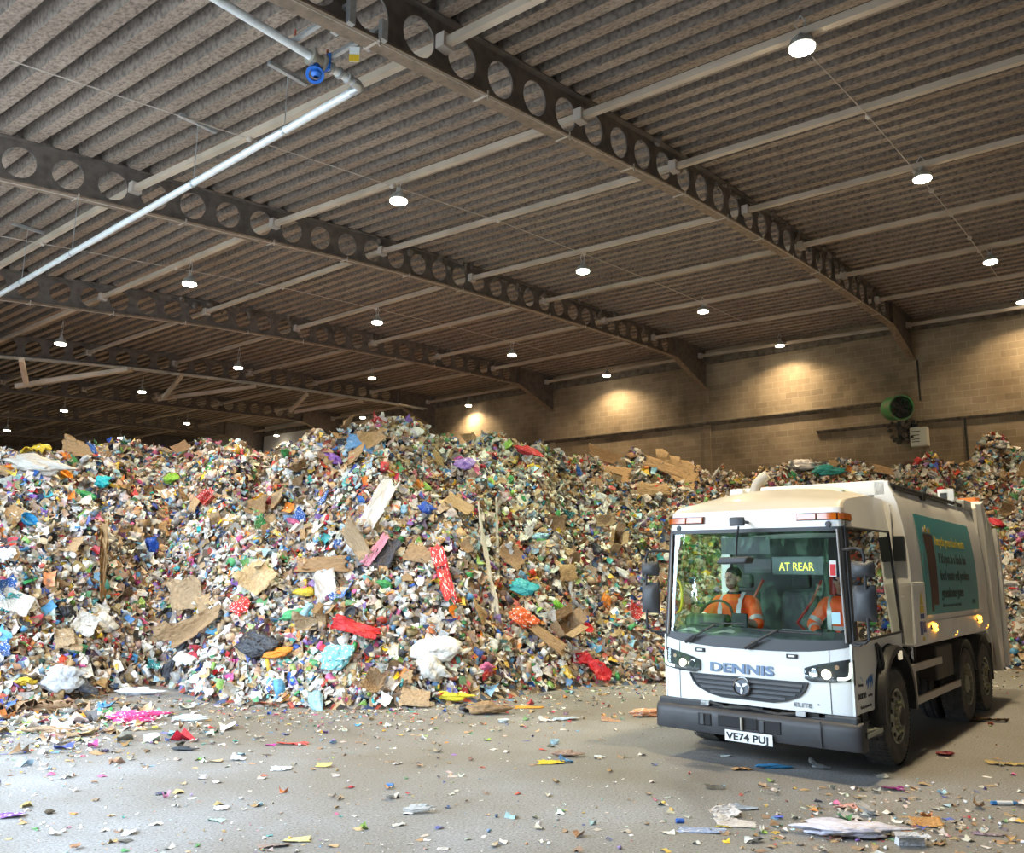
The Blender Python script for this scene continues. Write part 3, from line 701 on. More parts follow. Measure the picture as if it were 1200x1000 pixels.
# ---- single pieces
def ocol_mat(name, rough_, noise=None, spec=.5, spots=None, alpha=None):
    """the piece's own colour (object colour), mottled; spots=(colour, scale, threshold) prints patches on it"""
    m = mat(name, (.5, .5, .5), rough_, spec=spec); nt, b, tc = tex_nodes(m)
    oi = nt.nodes.new('ShaderNodeObjectInfo'); cur = oi.outputs['Color']
    if noise:
        n = nt.nodes.new('ShaderNodeTexNoise'); n.inputs['Scale'].default_value = noise[0]; n.inputs['Detail'].default_value = 4; nt.links.new(tc.outputs['Object'], n.inputs['Vector'])
        r = ramp(nt, [(.38, (noise[1],) * 3), (.6, (1, 1, 1))]); nt.links.new(n.outputs['Fac'], r.inputs['Fac'])
        mu = nt.nodes.new('ShaderNodeMix'); mu.data_type = 'RGBA'; mu.blend_type = 'MULTIPLY'; mu.inputs[0].default_value = 1
        nt.links.new(cur, mu.inputs[6]); nt.links.new(r.outputs[0], mu.inputs[7]); cur = mu.outputs[2]
    if spots:
        v = nt.nodes.new('ShaderNodeTexNoise'); v.inputs['Scale'].default_value = spots[1]; nt.links.new(tc.outputs['Object'], v.inputs['Vector'])
        g = nt.nodes.new('ShaderNodeMath'); g.operation = 'GREATER_THAN'; g.inputs[1].default_value = spots[2]; nt.links.new(v.outputs['Fac'], g.inputs[0])
        mu = nt.nodes.new('ShaderNodeMix'); mu.data_type = 'RGBA'; nt.links.new(g.outputs[0], mu.inputs[0]); nt.links.new(cur, mu.inputs[6]); mu.inputs[7].default_value = (*spots[0], 1); cur = mu.outputs[2]
    nb = nt.nodes.new('ShaderNodeTexNoise'); nb.inputs['Scale'].default_value = 7; nb.inputs['Detail'].default_value = 5; nt.links.new(tc.outputs['Object'], nb.inputs['Vector'])
    bu = nt.nodes.new('ShaderNodeBump'); bu.inputs['Strength'].default_value = .6; bu.inputs['Distance'].default_value = .08; nt.links.new(nb.outputs['Fac'], bu.inputs['Height']); nt.links.new(bu.outputs[0], b.inputs['Normal'])
    nt.links.new(cur, b.inputs['Base Color'])
    if alpha: b.inputs['Alpha'].default_value = alpha
    return m
mo_card = ocol_mat('corrugated_card', .85, (9, .78), .2)
mo_plas = ocol_mat('plastic_film', .35, (12, .85))
mo_prin = ocol_mat('printed_plastic', .4, (10, .85), spots=((.8, .78, .74), 11, .6))
mo_pap = ocol_mat('paper', .8, (8, .88), .2)
mo_clear = ocol_mat('clear_film', .25, (10, .9), alpha=.62)
mo_hard = ocol_mat('hard_plastic', .3, (4, .9))
def crumple(fn_shape, n=10, m=10):
    vs, fs = fn_shape
    return vs, fs
def sheet_mesh(name, m, seed, nu=8, nv=6, bend=.5, jit=.03, thick=.02, folds=0, holes=False):
    r = np.random.default_rng(seed); v, f = grid_patch(nu, nv)
    c = r.normal(size=4) * bend
    z = c[0] * v[:, 0] ** 2 + c[1] * v[:, 1] ** 2 + c[2] * v[:, 0] * v[:, 1] + r.normal(size=len(v)) * jit
    for _ in range(folds):
        a = r.uniform(0, PI); k = r.uniform(-.2, .2); dd = v[:, 0] * math.cos(a) + v[:, 1] * math.sin(a) - k
        z = z + np.maximum(dd, 0) * r.choice([-1, 1]) * r.uniform(.5, 1.3)
    xy = v[:, :2] + r.normal(size=(len(v), 2)) * .02
    edge = (np.abs(v[:, 0]) > .49) | (np.abs(v[:, 1]) > .49)
    xy[edge] += r.normal(size=(edge.sum(), 2)) * .035
    top = np.stack([xy[:, 0], xy[:, 1], z], 1); bot = top.copy(); bot[:, 2] -= thick
    nv_ = len(v); V = np.concatenate([top, bot]); F = list(map(tuple, f)) + [tuple(q + nv_ for q in g[::-1]) for g in f]
    ring = [i * (nv + 1) for i in range(nu + 1)] + [nu * (nv + 1) + j for j in range(1, nv + 1)] + [i * (nv + 1) + nv for i in range(nu - 1, -1, -1)] + [j for j in range(nv - 1, 0, -1)]
    F += [(ring[k], ring[k - 1], ring[k - 1] + nv_, ring[k] + nv_) for k in range(len(ring))]
    return mesh_np(name, V, np.array(F), None, (m,))
def bag_mesh(name, m, seed, flat=.55, amp=.2, n=30, k=20):
    r = np.random.default_rng(seed); v, f = ball(n, k)
    d = v / np.linalg.norm(v, axis=1)[:, None]
    rad = np.ones(len(v))
    for _ in range(14):
        q = r.normal(size=3) * r.uniform(1.5, 4.5); rad += amp * .36 * np.sin(d @ q + r.uniform(0, 6))
    for _ in range(16):                       # sharp creases
        q = r.normal(size=3) * r.uniform(4, 11); rad += amp * .30 * (np.abs(np.sin(d @ q + r.uniform(0, 6))) - .6)
    rad += r.normal(size=len(v)) * amp * .08
    v = v * rad[:, None]; v[:, 2] *= flat; v[:, 1] *= r.uniform(.6, .95)
    tail = d[:, 0] > .75; v[tail, 0] *= r.uniform(1.1, 1.6); v[tail, 1:] *= .7
    for j in range(n): v[j] = v[:n].mean(0); v[-n + j] = v[-n:].mean(0)
    return mesh_np(name, v, f, None, (m,), smooth=True)
def bottle_mesh(name, m, seed):
    r = np.random.default_rng(seed); pr = [(.02, -.5), (.30, -.5), (.36, -.46), (.36, -.2), (.33, -.15), (.36, -.1), (.36, .12), (.30, .25), (.13, .36), (.12, .42), (.15, .42), (.15, .5), (.02, .5)]
    n = 14; v = np.array([(h, q * .45 * math.cos(2 * PI * j / n), q * .45 * math.sin(2 * PI * j / n)) for q, h in pr for j in range(n)])
    v[:, 2] *= r.uniform(.6, 1); v += r.normal(size=v.shape) * .008
    f = np.array([(i * n + j, i * n + (j + 1) % n, (i + 1) * n + (j + 1) % n, (i + 1) * n + j) for i in range(len(pr) - 1) for j in range(n)])
    return mesh_np(name, v, f, None, (m,), smooth=True)
def carton_mesh(name, m, seed):
    """a crushed open carton: four walls, a floor and two flaps"""
    r = np.random.default_rng(seed); w, d, h = .5, .36, .3
    mb = MB(); J = lambda: Vector(r.normal(size=3) * .03)
    c = [Vector((sx * w, sy * d, z)) + J() for z in (-h, h) for sx, sy in ((-1, -1), (1, -1), (1, 1), (-1, 1))]
    t = .015
    def pan(a, b_, c_, d_): mb.patch(lambda u, v: a.lerp(b_, u).lerp(d_.lerp(c_, u), v) + Vector((0, 0, 0)), 4, 3, t)
    for i in range(4): pan(c[i], c[(i + 1) % 4], c[4 + (i + 1) % 4], c[4 + i])
    pan(c[3], c[2], c[1], c[0])
    o1 = Vector((0, -.32, r.uniform(.05, .25))); o2 = Vector((0, .32, r.uniform(-.05, .3)))
    pan(c[4], c[5], c[5] + o1, c[4] + o1); pan(c[7], c[6], c[6] + o2, c[7] + o2)
    o3 = Vector((.3, 0, r.uniform(-.1, .3))); pan(c[5], c[6], c[6] + o3, c[5] + o3)
    return mb.mesh(name, m, 0)
def tub_mesh(name, m, seed):
    mb = MB().lathe([(.001, 0), (.3, 0), (.33, .02), (.42, .3), (.46, .31), (.46, .335), (.41, .33), (.31, .04), (.001, .03)], (0, 0, -.15), (0, 0, 1), 18)
    return mb.mesh(name, m, 30)
def can_mesh(name, m, seed):
    mb = MB().lathe([(.001, -.5), (.2, -.5), (.25, -.46), (.26, -.4), (.26, .38), (.2, .48), (.19, .5), (.17, .48), (.001, .48)], (0, 0, 0), (1, 0, 0), 16)
    return mb.mesh(name, m, 30)
def place(name, me, loc, size, col, label, cat, group=None, frame=None, scale=None, n=None, tilt=.35, spin=None, lift=0.):
    o = bpy.data.objects.new(name, me); COL.objects.link(o); o.color = (*col, 1)
    n = n if n is not None else Vector((0, 0, 1))
    if frame is None:
        z = (Vector(n) + Vector((random.gauss(0, tilt), random.gauss(0, tilt), random.gauss(0, tilt)))).normalized()
        a = Vector((random.gauss(0, 1), random.gauss(0, 1), random.gauss(0, 1))) if spin is None else Vector(spin)
        x = (a - z * a.dot(z)).normalized(); y = z.cross(x)
    else: x, y, z = frame
    sc = scale or (1, 1, 1)
    R = Matrix((x, y, z)).transposed().to_4x4()
    o.matrix_world = Matrix.Translation(Vector(loc) + z * lift) @ R @ Matrix.Diagonal((size * sc[0], size * sc[1], size * sc[2], 1))
    return tag(o, label, cat, group)
KR = (.42, .28, .15); KR2 = (.50, .35, .20); KR3 = (.32, .21, .115)
SH = {}
def meshes(kind, m, k):
    key = (kind, m.name)
    if key not in SH:
        fn = {'sheet': lambda s: sheet_mesh('cardboard_sheet', m, s, bend=.35, jit=.012, folds=2, thick=.015), 'paper': lambda s: sheet_mesh('paper_sheet', m, s, bend=.5, jit=.05, folds=2, thick=.006),
              'film': lambda s: sheet_mesh('film', m, s, nu=12, nv=6, bend=.4, jit=.06, thick=.005), 'bag': lambda s: bag_mesh('bag', m, s), 'bottle': lambda s: bottle_mesh('bottle', m, s),
              'carton': lambda s: carton_mesh('carton', m, s), 'tub': lambda s: tub_mesh('tub', m, s), 'can': lambda s: can_mesh('can', m, s)}[kind]
        SH[key] = [fn(100 + 13 * i + len(kind)) for i in range(7 if kind in ('sheet', 'paper', 'bag', 'film') else 3)]
    L = SH[key]; return L[k % len(L)]
GREY = (.33, .33, .33)
# notable pieces of the heap: (photo x, y), size in m, scale, colour ...
def cam_frame(p, roll_deg, lean=.5):
    """a piece lying against the slope, its length turned by roll_deg from level"""
    n = heap_n(p); n = (n + Vector((-.75, -.6, .1)) * lean).normalized()
    side = Vector((.624, -.78, 0)); side = (side - n * side.dot(n)).normalized(); up = n.cross(side)
    a = math.radians(roll_deg); x = side * math.cos(a) + up * math.sin(a); return x, n.cross(x), n
NOT = [
 ('cardboard_box', 'sheet', mo_card, 9, 612, .75, (.55, .85, .12), KR2, 0, 'flat tan cardboard box at the far left edge, with two white labels', 'cardboard'),
 ('cardboard_sheet', 'sheet', mo_card, 306, 684, .80, (.9, .8, .5), (.56, .40, .22), 55, 'square pale tan sheet of cardboard standing out in the middle of the left heap', 'cardboard'),
 ('plastic_sack', 'paper', mo_plas, 303, 595, .55, (.9, .5, .5), (.82, .42, .03), 40, 'orange yellow plastic sack high on the heap, left of the tallest part', 'sack'),
 ('plastic_film', 'film', mo_clear, 437, 608, 1.5, (1, .2, .3), (.85, .85, .85), 70, 'long white sheet of plastic film hanging down the middle of the heap', 'film'),
 ('plastic_netting', 'film', mo_prin, 518, 680, 1.1, (1, .2, .3), (.62, .02, .03), -72, 'bright red strip of netting hanging down the heap', 'netting'),
 ('packing_strap', 'film', mo_plas, 562, 660, 2.2, (1, .06, .1), (.68, .64, .58), -76, 'longest pale packing strip hanging down the right of the heap', 'strip'),
 ('packing_strap', 'film', mo_plas, 576, 635, 1.5, (1, .05, .1), (.60, .57, .52), -88, 'shorter pale packing strip, upright, right of the longest one', 'strip'),
 ('cardboard_sheet', 'sheet', mo_card, 728, 566, 2.5, (1, .42, .2), (.45, .29, .15), -4, 'longest brown cardboard sheet lying on the ridge left of the truck', 'cardboard'),
 ('cardboard_sheet', 'sheet', mo_card, 790, 562, 1.8, (1, .7, .5), (.52, .36, .20), -15, 'pale crumpled cardboard sheet on the ridge just above the truck cab', 'cardboard'),
 ('cardboard_sheet', 'sheet', mo_card, 705, 545, 1.7, (1, .3, .4), (.47, .31, .17), 4, 'narrow cardboard sheet at the very top of the ridge against the wall', 'cardboard'),
 ('cardboard_sheet', 'sheet', mo_card, 776, 553, 1.6, (1, .4, .5), KR3, -8, 'dark brown cardboard sheet at the top right of the ridge', 'cardboard'),
 ('cardboard_sheet', 'sheet', mo_card, 762, 577, 1.3, (1, .4, .4), KR, 8, 'brown cardboard piece below the long ridge sheet', 'cardboard'),
 ('plastic_bag', 'bag', mo_prin, 607, 730, .52, (1.2, .8, .8), (.85, .13, .02), -10, 'bright orange carrier bag low on the heap, right of centre', 'bag'),
 ('cardboard_box', 'carton', mo_card, 655, 740, .62, (1, .9, 1.1), (.44, .30, .17), 40, 'open brown cardboard box low on the heap, right of the orange carrier bag', 'cardboard'),
 ('cardboard_sheet', 'sheet', mo_card, 637, 755, .9, (1, .35, .3), (.40, .26, .14), -30, 'long brown cardboard flap leaning below the open brown box', 'cardboard'),
 ('plastic_bag', 'bag', mo_plas, 645, 715, .36, (1.2, .7, .7), (.20, .55, .05), 0, 'bright lime green bag above the open brown box', 'bag'),
 ('plastic_ring', 'tub', mo_hard, 683, 743, .34, (1, 1, .5), (.72, .03, .04), 20, 'red plastic lid or ring right of the open brown box', 'lid'),
 ('plastic_bag', 'bag', mo_plas, 172, 643, .50, (.7, 1.1, .7), (.02, .10, .55), 70, 'bright blue bag high on the left part of the heap', 'bag'),
 ('plastic_bag', 'bag', mo_prin, 288, 717, .46, (.7, 1.2, .7), (.70, .03, .02), 80, 'red carrier bag just below the square tan cardboard', 'bag'),
 ('refuse_sack', 'bag', mo_plas, 304, 760, .62, (1.2, .8, .6), (.03, .03, .035), -15, 'black refuse sack low on the heap under the square tan cardboard', 'sack'),
 ('plastic_bag', 'bag', mo_prin, 512, 768, .62, (1.3, .9, .7), (.72, .70, .64), 10, 'large white bag low on the heap, below the red netting', 'bag'),
 ('plastic_bag', 'bag', mo_plas, 503, 790, .56, (1.1, .9, .8), (.62, .60, .54), -20, 'cream bag below the large white bag', 'bag'),
 ('plastic_bag', 'bag', mo_plas, 204, 565, .34, (1, 1, .9), (.28, .55, .06), 0, 'round lime green bag near the top left of the heap', 'bag'),
 ('plastic_trough', 'tub', mo_hard, 65, 560, .62, (1.3, .5, .5), (.90, .33, .02), 0, 'long orange plastic trough near the top left edge of the heap', 'trough'),
 ('plastic_tube', 'film', mo_plas, 43, 529, .62, (1, .35, .8), (.82, .60, .05), 20, 'yellow plastic piece sticking up from the crest at the far left', 'plastic piece'),
 ('plastic_sack', 'paper', mo_plas, 424, 524, .85, (.6, 1, .6), (.10, .26, .50), 80, 'large steel blue sack on the crest, at the tallest part of the heap', 'sack'),
 ('cardboard_sheet', 'sheet', mo_card, 441, 522, .7, (1, .6, .8), (.5, .33, .18), 40, 'tan cardboard piece beside the steel blue sack on the crest', 'cardboard'),
 ('plastic_bag', 'bag', mo_plas, 390, 545, .45, (.6, 1.3, .7), (.30, .14, .55), 70, 'purple bag below the crest, left of the steel blue sack', 'bag'),
 ('plastic_sack', 'bag', mo_plas, 42, 553, .95, (1.4, .6, .6), (.50, .45, .38), 0, 'large beige sack near the top left edge of the heap', 'sack'),
 ('cardboard_sheet', 'sheet', mo_card, 594, 657, .75, (1, .7, .4), (.45, .30, .17), -30, 'tan cardboard square right of the long packing strips', 'cardboard'),
 ('cardboard_box', 'carton', mo_card, 718, 642, .62, (.8, .6, 1.3), (.42, .28, .15), 80, 'tall crushed cardboard box high on the heap, left of the truck windscreen', 'cardboard'),
 ('plastic_crate', 'film', mo_plas, 690, 788, .7, (1, .4, .8), (.62, .02, .03), -30, 'dark red plastic piece at the foot of the heap near the truck', 'plastic piece'),
 ('fabric_strip', 'film', mo_plas, 418, 741, .7, (1, .28, .6), (.62, .02, .02), -14, 'red cloth strip low on the heap, centre left', 'cloth'),
 ('cardboard_box', 'sheet', mo_prin, 14, 711, .62, (.8, 1, .2), (.60, .56, .50), 85, 'pale printed carton panel at the left edge of the heap', 'carton'),
 ('drinks_carton', 'carton', mo_prin, 249, 590, .36, (1, .8, .9), (.62, .05, .03), 50, 'red and white carton below the crest on the left', 'carton'),
 ('plastic_bowl', 'tub', mo_hard, 27, 619, .42, (1.1, 1, .9), (.02, .22, .42), -20, 'blue green bowl right of the flat box at the far left edge', 'bowl'),
 ('plastic_film', 'film', mo_plas, 440, 650, .6, (1, .25, .5), (.70, .30, .40), 60, 'pink film strip below the hanging white film', 'film'),
 ('plastic_netting', 'film', mo_plas, 452, 655, .6, (1, .5, .6), (.06, .055, .065), 70, 'dark net tangle below the hanging white film', 'netting'),
 ('plastic_film', 'film', mo_clear, 384, 703, .9, (1, .35, .4), (.72, .72, .72), -75, 'clear grey film sheet left of the red netting, low on the heap', 'film'),
 ('cardboard_sheet', 'sheet', mo_card, 494, 655, .75, (1, .6, .5), (.38, .25, .14), -15, 'brown cardboard piece left of the red netting', 'cardboard'),
 ('plastic_bag', 'bag', mo_prin, 397, 775, .52, (1.1, .9, .7), (.20, .52, .55), 15, 'white and teal bag near the foot of the heap', 'bag'),
 ('plastic_bag', 'bag', mo_plas, 331, 771, .36, (1.3, .6, .6), (.85, .27, .02), 10, 'small orange bag beside the black refuse sack', 'bag'),
 ('plastic_bag', 'bag', mo_plas, 344, 730, .36, (1.3, .7, .6), (.08, .40, .16), 30, 'green bag in the lower middle of the left heap', 'bag'),
 ('wooden_strip', 'film', mo_card, 116, 662, 1.3, (1, .09, .6), (.36, .22, .10), -75, 'long bent brown strip high on the left part of the heap', 'strip'),
 ('refuse_sack', 'bag', mo_plas, 84, 809, .55, (1.1, .9, .8), (.06, .065, .08), 0, 'dark grey sack at the foot of the heap on the left', 'sack'),
 ('plastic_bag', 'bag', mo_clear, 66, 805, .75, (.9, 1, .7), (.70, .74, .78), 40, 'clear bag of waste at the foot of the heap on the left', 'bag'),
 ('refuse_sack', 'film', mo_plas, 218, 770, .8, (1, .22, .5), (.02, .02, .025), 60, 'black plastic strip where the two halves of the heap meet', 'strip'),
 ('cardboard_sheet', 'sheet', mo_card, 243, 740, 1.3, (1, .3, .5), (.36, .23, .12), 25, 'long torn cardboard in the left middle of the heap', 'cardboard'),
 ('cardboard_sheet', 'sheet', mo_card, 235, 702, .85, (1, .8, .5), (.44, .30, .17), 10, 'tan cardboard left of the square tan sheet', 'cardboard'),
 ('cardboard_sheet', 'sheet', mo_card, 380, 668, 1.1, (1, .35, .4), (.35, .22, .115), 4, 'wide brown cardboard in the middle of the heap', 'cardboard'),
 ('cardboard_sheet', 'sheet', mo_card, 420, 640, .9, (1, .4, .7), (.46, .32, .19), -55, 'bent tan cardboard directly below the hanging white film', 'cardboard'),
 ('cardboard_sheet', 'sheet', mo_card, 533, 605, .75, (.8, 1, .4), (.45, .31, .18), 75, 'upright tan cardboard high on the right part of the heap', 'cardboard'),
 ('cardboard_sheet', 'sheet', mo_card, 660, 675, .6, (1, .8, .5), (.42, .28, .14), 20, 'small tan cardboard piece below the tall crushed box', 'cardboard'),
 ('cardboard_sheet', 'sheet', mo_card, 485, 825, .6, (1, .6, .4), (.48, .33, .19), 0, 'tan cardboard piece at the foot of the heap, centre', 'cardboard'),
 ('plastic_bag', 'bag', mo_plas, 610, 695, .5, (1.2, .8, .6), (.05, .45, .50), 0, 'turquoise bag above the orange carrier bag', 'bag'),
 ('plastic_bag', 'bag', mo_plas, 546, 550, .42, (1.1, 1, .8), (.33, .20, .52), 0, 'lilac bag just below the crest, right of the tallest part', 'bag'),
 ('plastic_bag', 'bag', mo_plas, 497, 603, .36, (1, 1, .7), (.02, .08, .40), 0, 'navy blue bag high on the heap, above the red netting', 'bag'),
 ('plastic_bag', 'bag', mo_plas, 618, 533, .5, (1.3, .6, .7), (.62, .05, .05), -25, 'red plastic piece poking up on the crest right of centre', 'plastic piece'),
 ('plastic_sack', 'bag', mo_plas, 1165, 620, .6, (.6, 1.2, .6), (.75, .05, .08), 10, 'red sack on the heap behind the tail of the truck', 'sack'),
 ('cardboard_sheet', 'sheet', mo_card, 1032, 553, .9, (1, .5, .5), (.42, .27, .15), 0, 'brown cardboard on the crest above the truck body', 'cardboard'),
 ('plastic_bag', 'bag', mo_plas, 966, 556, .8, (1.2, .7, .6), (.03, .33, .32), 0, 'teal bag on the crest behind the cab roof', 'bag'),
 ('plastic_bag', 'bag', mo_plas, 940, 552, .9, (1.3, .7, .6), (.75, .70, .70), 0, 'white bags bundle on the crest behind the cab roof', 'bag'),
 ('plastic_bag', 'bag', mo_plas, 95, 588, .42, (1.2, .8, .7), (.03, .28, .10), 10, 'green bag high on the left part of the heap', 'bag'),
 ('plastic_bag', 'bag', mo_plas, 120, 570, .40, (.9, 1, .8), (.02, .45, .52), 40, 'turquoise bag near the top left of the heap, beside a dark gap', 'bag'),
 ('cardboard_sheet', 'sheet', mo_card, 95, 537, 1.0, (1, .45, .5), (.44, .29, .15), -5, 'brown cardboard on the crest at the left', 'cardboard'),
 ('cardboard_sheet', 'sheet', mo_card, 214, 524, .6, (1, .8, .6), (.55, .36, .22), 50, 'tan cardboard flap standing up on the crest, left of the grey wall patch', 'cardboard'),
]
for i, (nm_, kd, m, x, y, sz, sc, col, rl, lab, cat) in enumerate(NOT):
    p = heap_at(x, y); fr = cam_frame(p, rl)
    o = place(nm_, meshes(kd, m, i), p, sz * (.8 if kd == 'bag' else 1.15 if kd == 'film' else .78), col, lab, cat, frame=fr, scale=sc, lift=.2 if kd != 'carton' else .24)
    if i == 0:
        lm = mat('label_white', (.78, .78, .76), .6)
        for (u, v, a, b_) in ((.0, .20, .16, .07), (-.05, .02, .30, .05), (.25, .02, .07, .05)):
            L = MB().patch(lambda s, t: (u + (s - .5) * a, v + (t - .5) * b_, .09), 1, 1, .01).build('paper_label', lm, o, smooth=0)
# repeats over the heap
WORD = {'white': (.76, .75, .72), 'blue': (.03, .14, .48), 'light blue': (.30, .52, .68), 'red': (.58, .03, .03), 'yellow': (.80, .56, .05), 'green': (.05, .33, .10), 'black': (.04, .04, .045), 'orange': (.78, .24, .02),
        'grey': (.42, .41, .40), 'purple': (.27, .13, .42), 'pink': (.66, .16, .32), 'brown': KR, 'tan': KR2, 'dark brown': KR3, 'cream': (.68, .63, .54), 'clear': (.66, .70, .68), 'silver': (.58, .58, .58), 'teal': (.03, .34, .34)}
REP = [('cardboard_sheet', 'sheet', mo_card, 'cardboard', 'torn {} cardboard sheet among the scraps of the heap', (('brown', 50), ('tan', 45), ('dark brown', 20)), (.2, .5)),
       ('plastic_bag', 'bag', mo_plas, 'bag', 'crumpled {} plastic bag among the scraps of the heap', (('white', 70), ('grey', 14), ('blue', 14), ('light blue', 16), ('red', 14), ('yellow', 12), ('green', 14), ('black', 18), ('orange', 8), ('purple', 6), ('pink', 6)), (.16, .38)),
       ('paper_sheet', 'paper', mo_pap, 'paper', 'bent {} sheet of paper or thin card among the scraps of the heap', (('white', 90), ('cream', 70)), (.18, .4)),
       ('printed_wrapper', 'paper', mo_prin, 'wrapper', '{} and white printed wrapper among the scraps of the heap', (('red', 20), ('blue', 22), ('green', 12), ('yellow', 12), ('teal', 10), ('pink', 8)), (.16, .36)),
       ('drinks_bottle', 'bottle', mo_hard, 'bottle', '{} plastic bottle lying among the scraps of the heap', (('clear', 30), ('white', 24), ('green', 8), ('blue', 8)), (.22, .32)),
       ('food_tub', 'tub', mo_hard, 'tub', '{} plastic tub among the scraps of the heap', (('white', 22), ('black', 10), ('yellow', 5)), (.16, .3)),
       ('drinks_can', 'can', mo_hard, 'can', '{} drinks can among the scraps of the heap', (('silver', 14), ('red', 8), ('blue', 6)), (.14, .18)),
       ('carton', 'carton', mo_card, 'carton', 'crushed {} carton among the scraps of the heap', (('brown', 24), ('white', 12)), (.16, .34))]
for nm_, kd, m, cat, lab, cols, (s0, s1) in REP:
    for cn, n in cols:
        P = heap_points(n * 2, .0, 1.03)[:n]; N = heap_normals(P)
        g = '%s %s pieces on the heap' % (cn, cat)
        for i, (p, nn) in enumerate(zip(P, N)):
            c = WORD[cn]; k = random.uniform(.8, 1.12); c = tuple(min(.85, q * k) for q in c)
            place(nm_, meshes(kd, m, i), p, random.uniform(s0, s1), c, lab.format(cn), cat, g, n=Vector(nn), tilt=.35, scale=(1, random.uniform(.5, 1), random.uniform(.6, 1)), lift=.12)

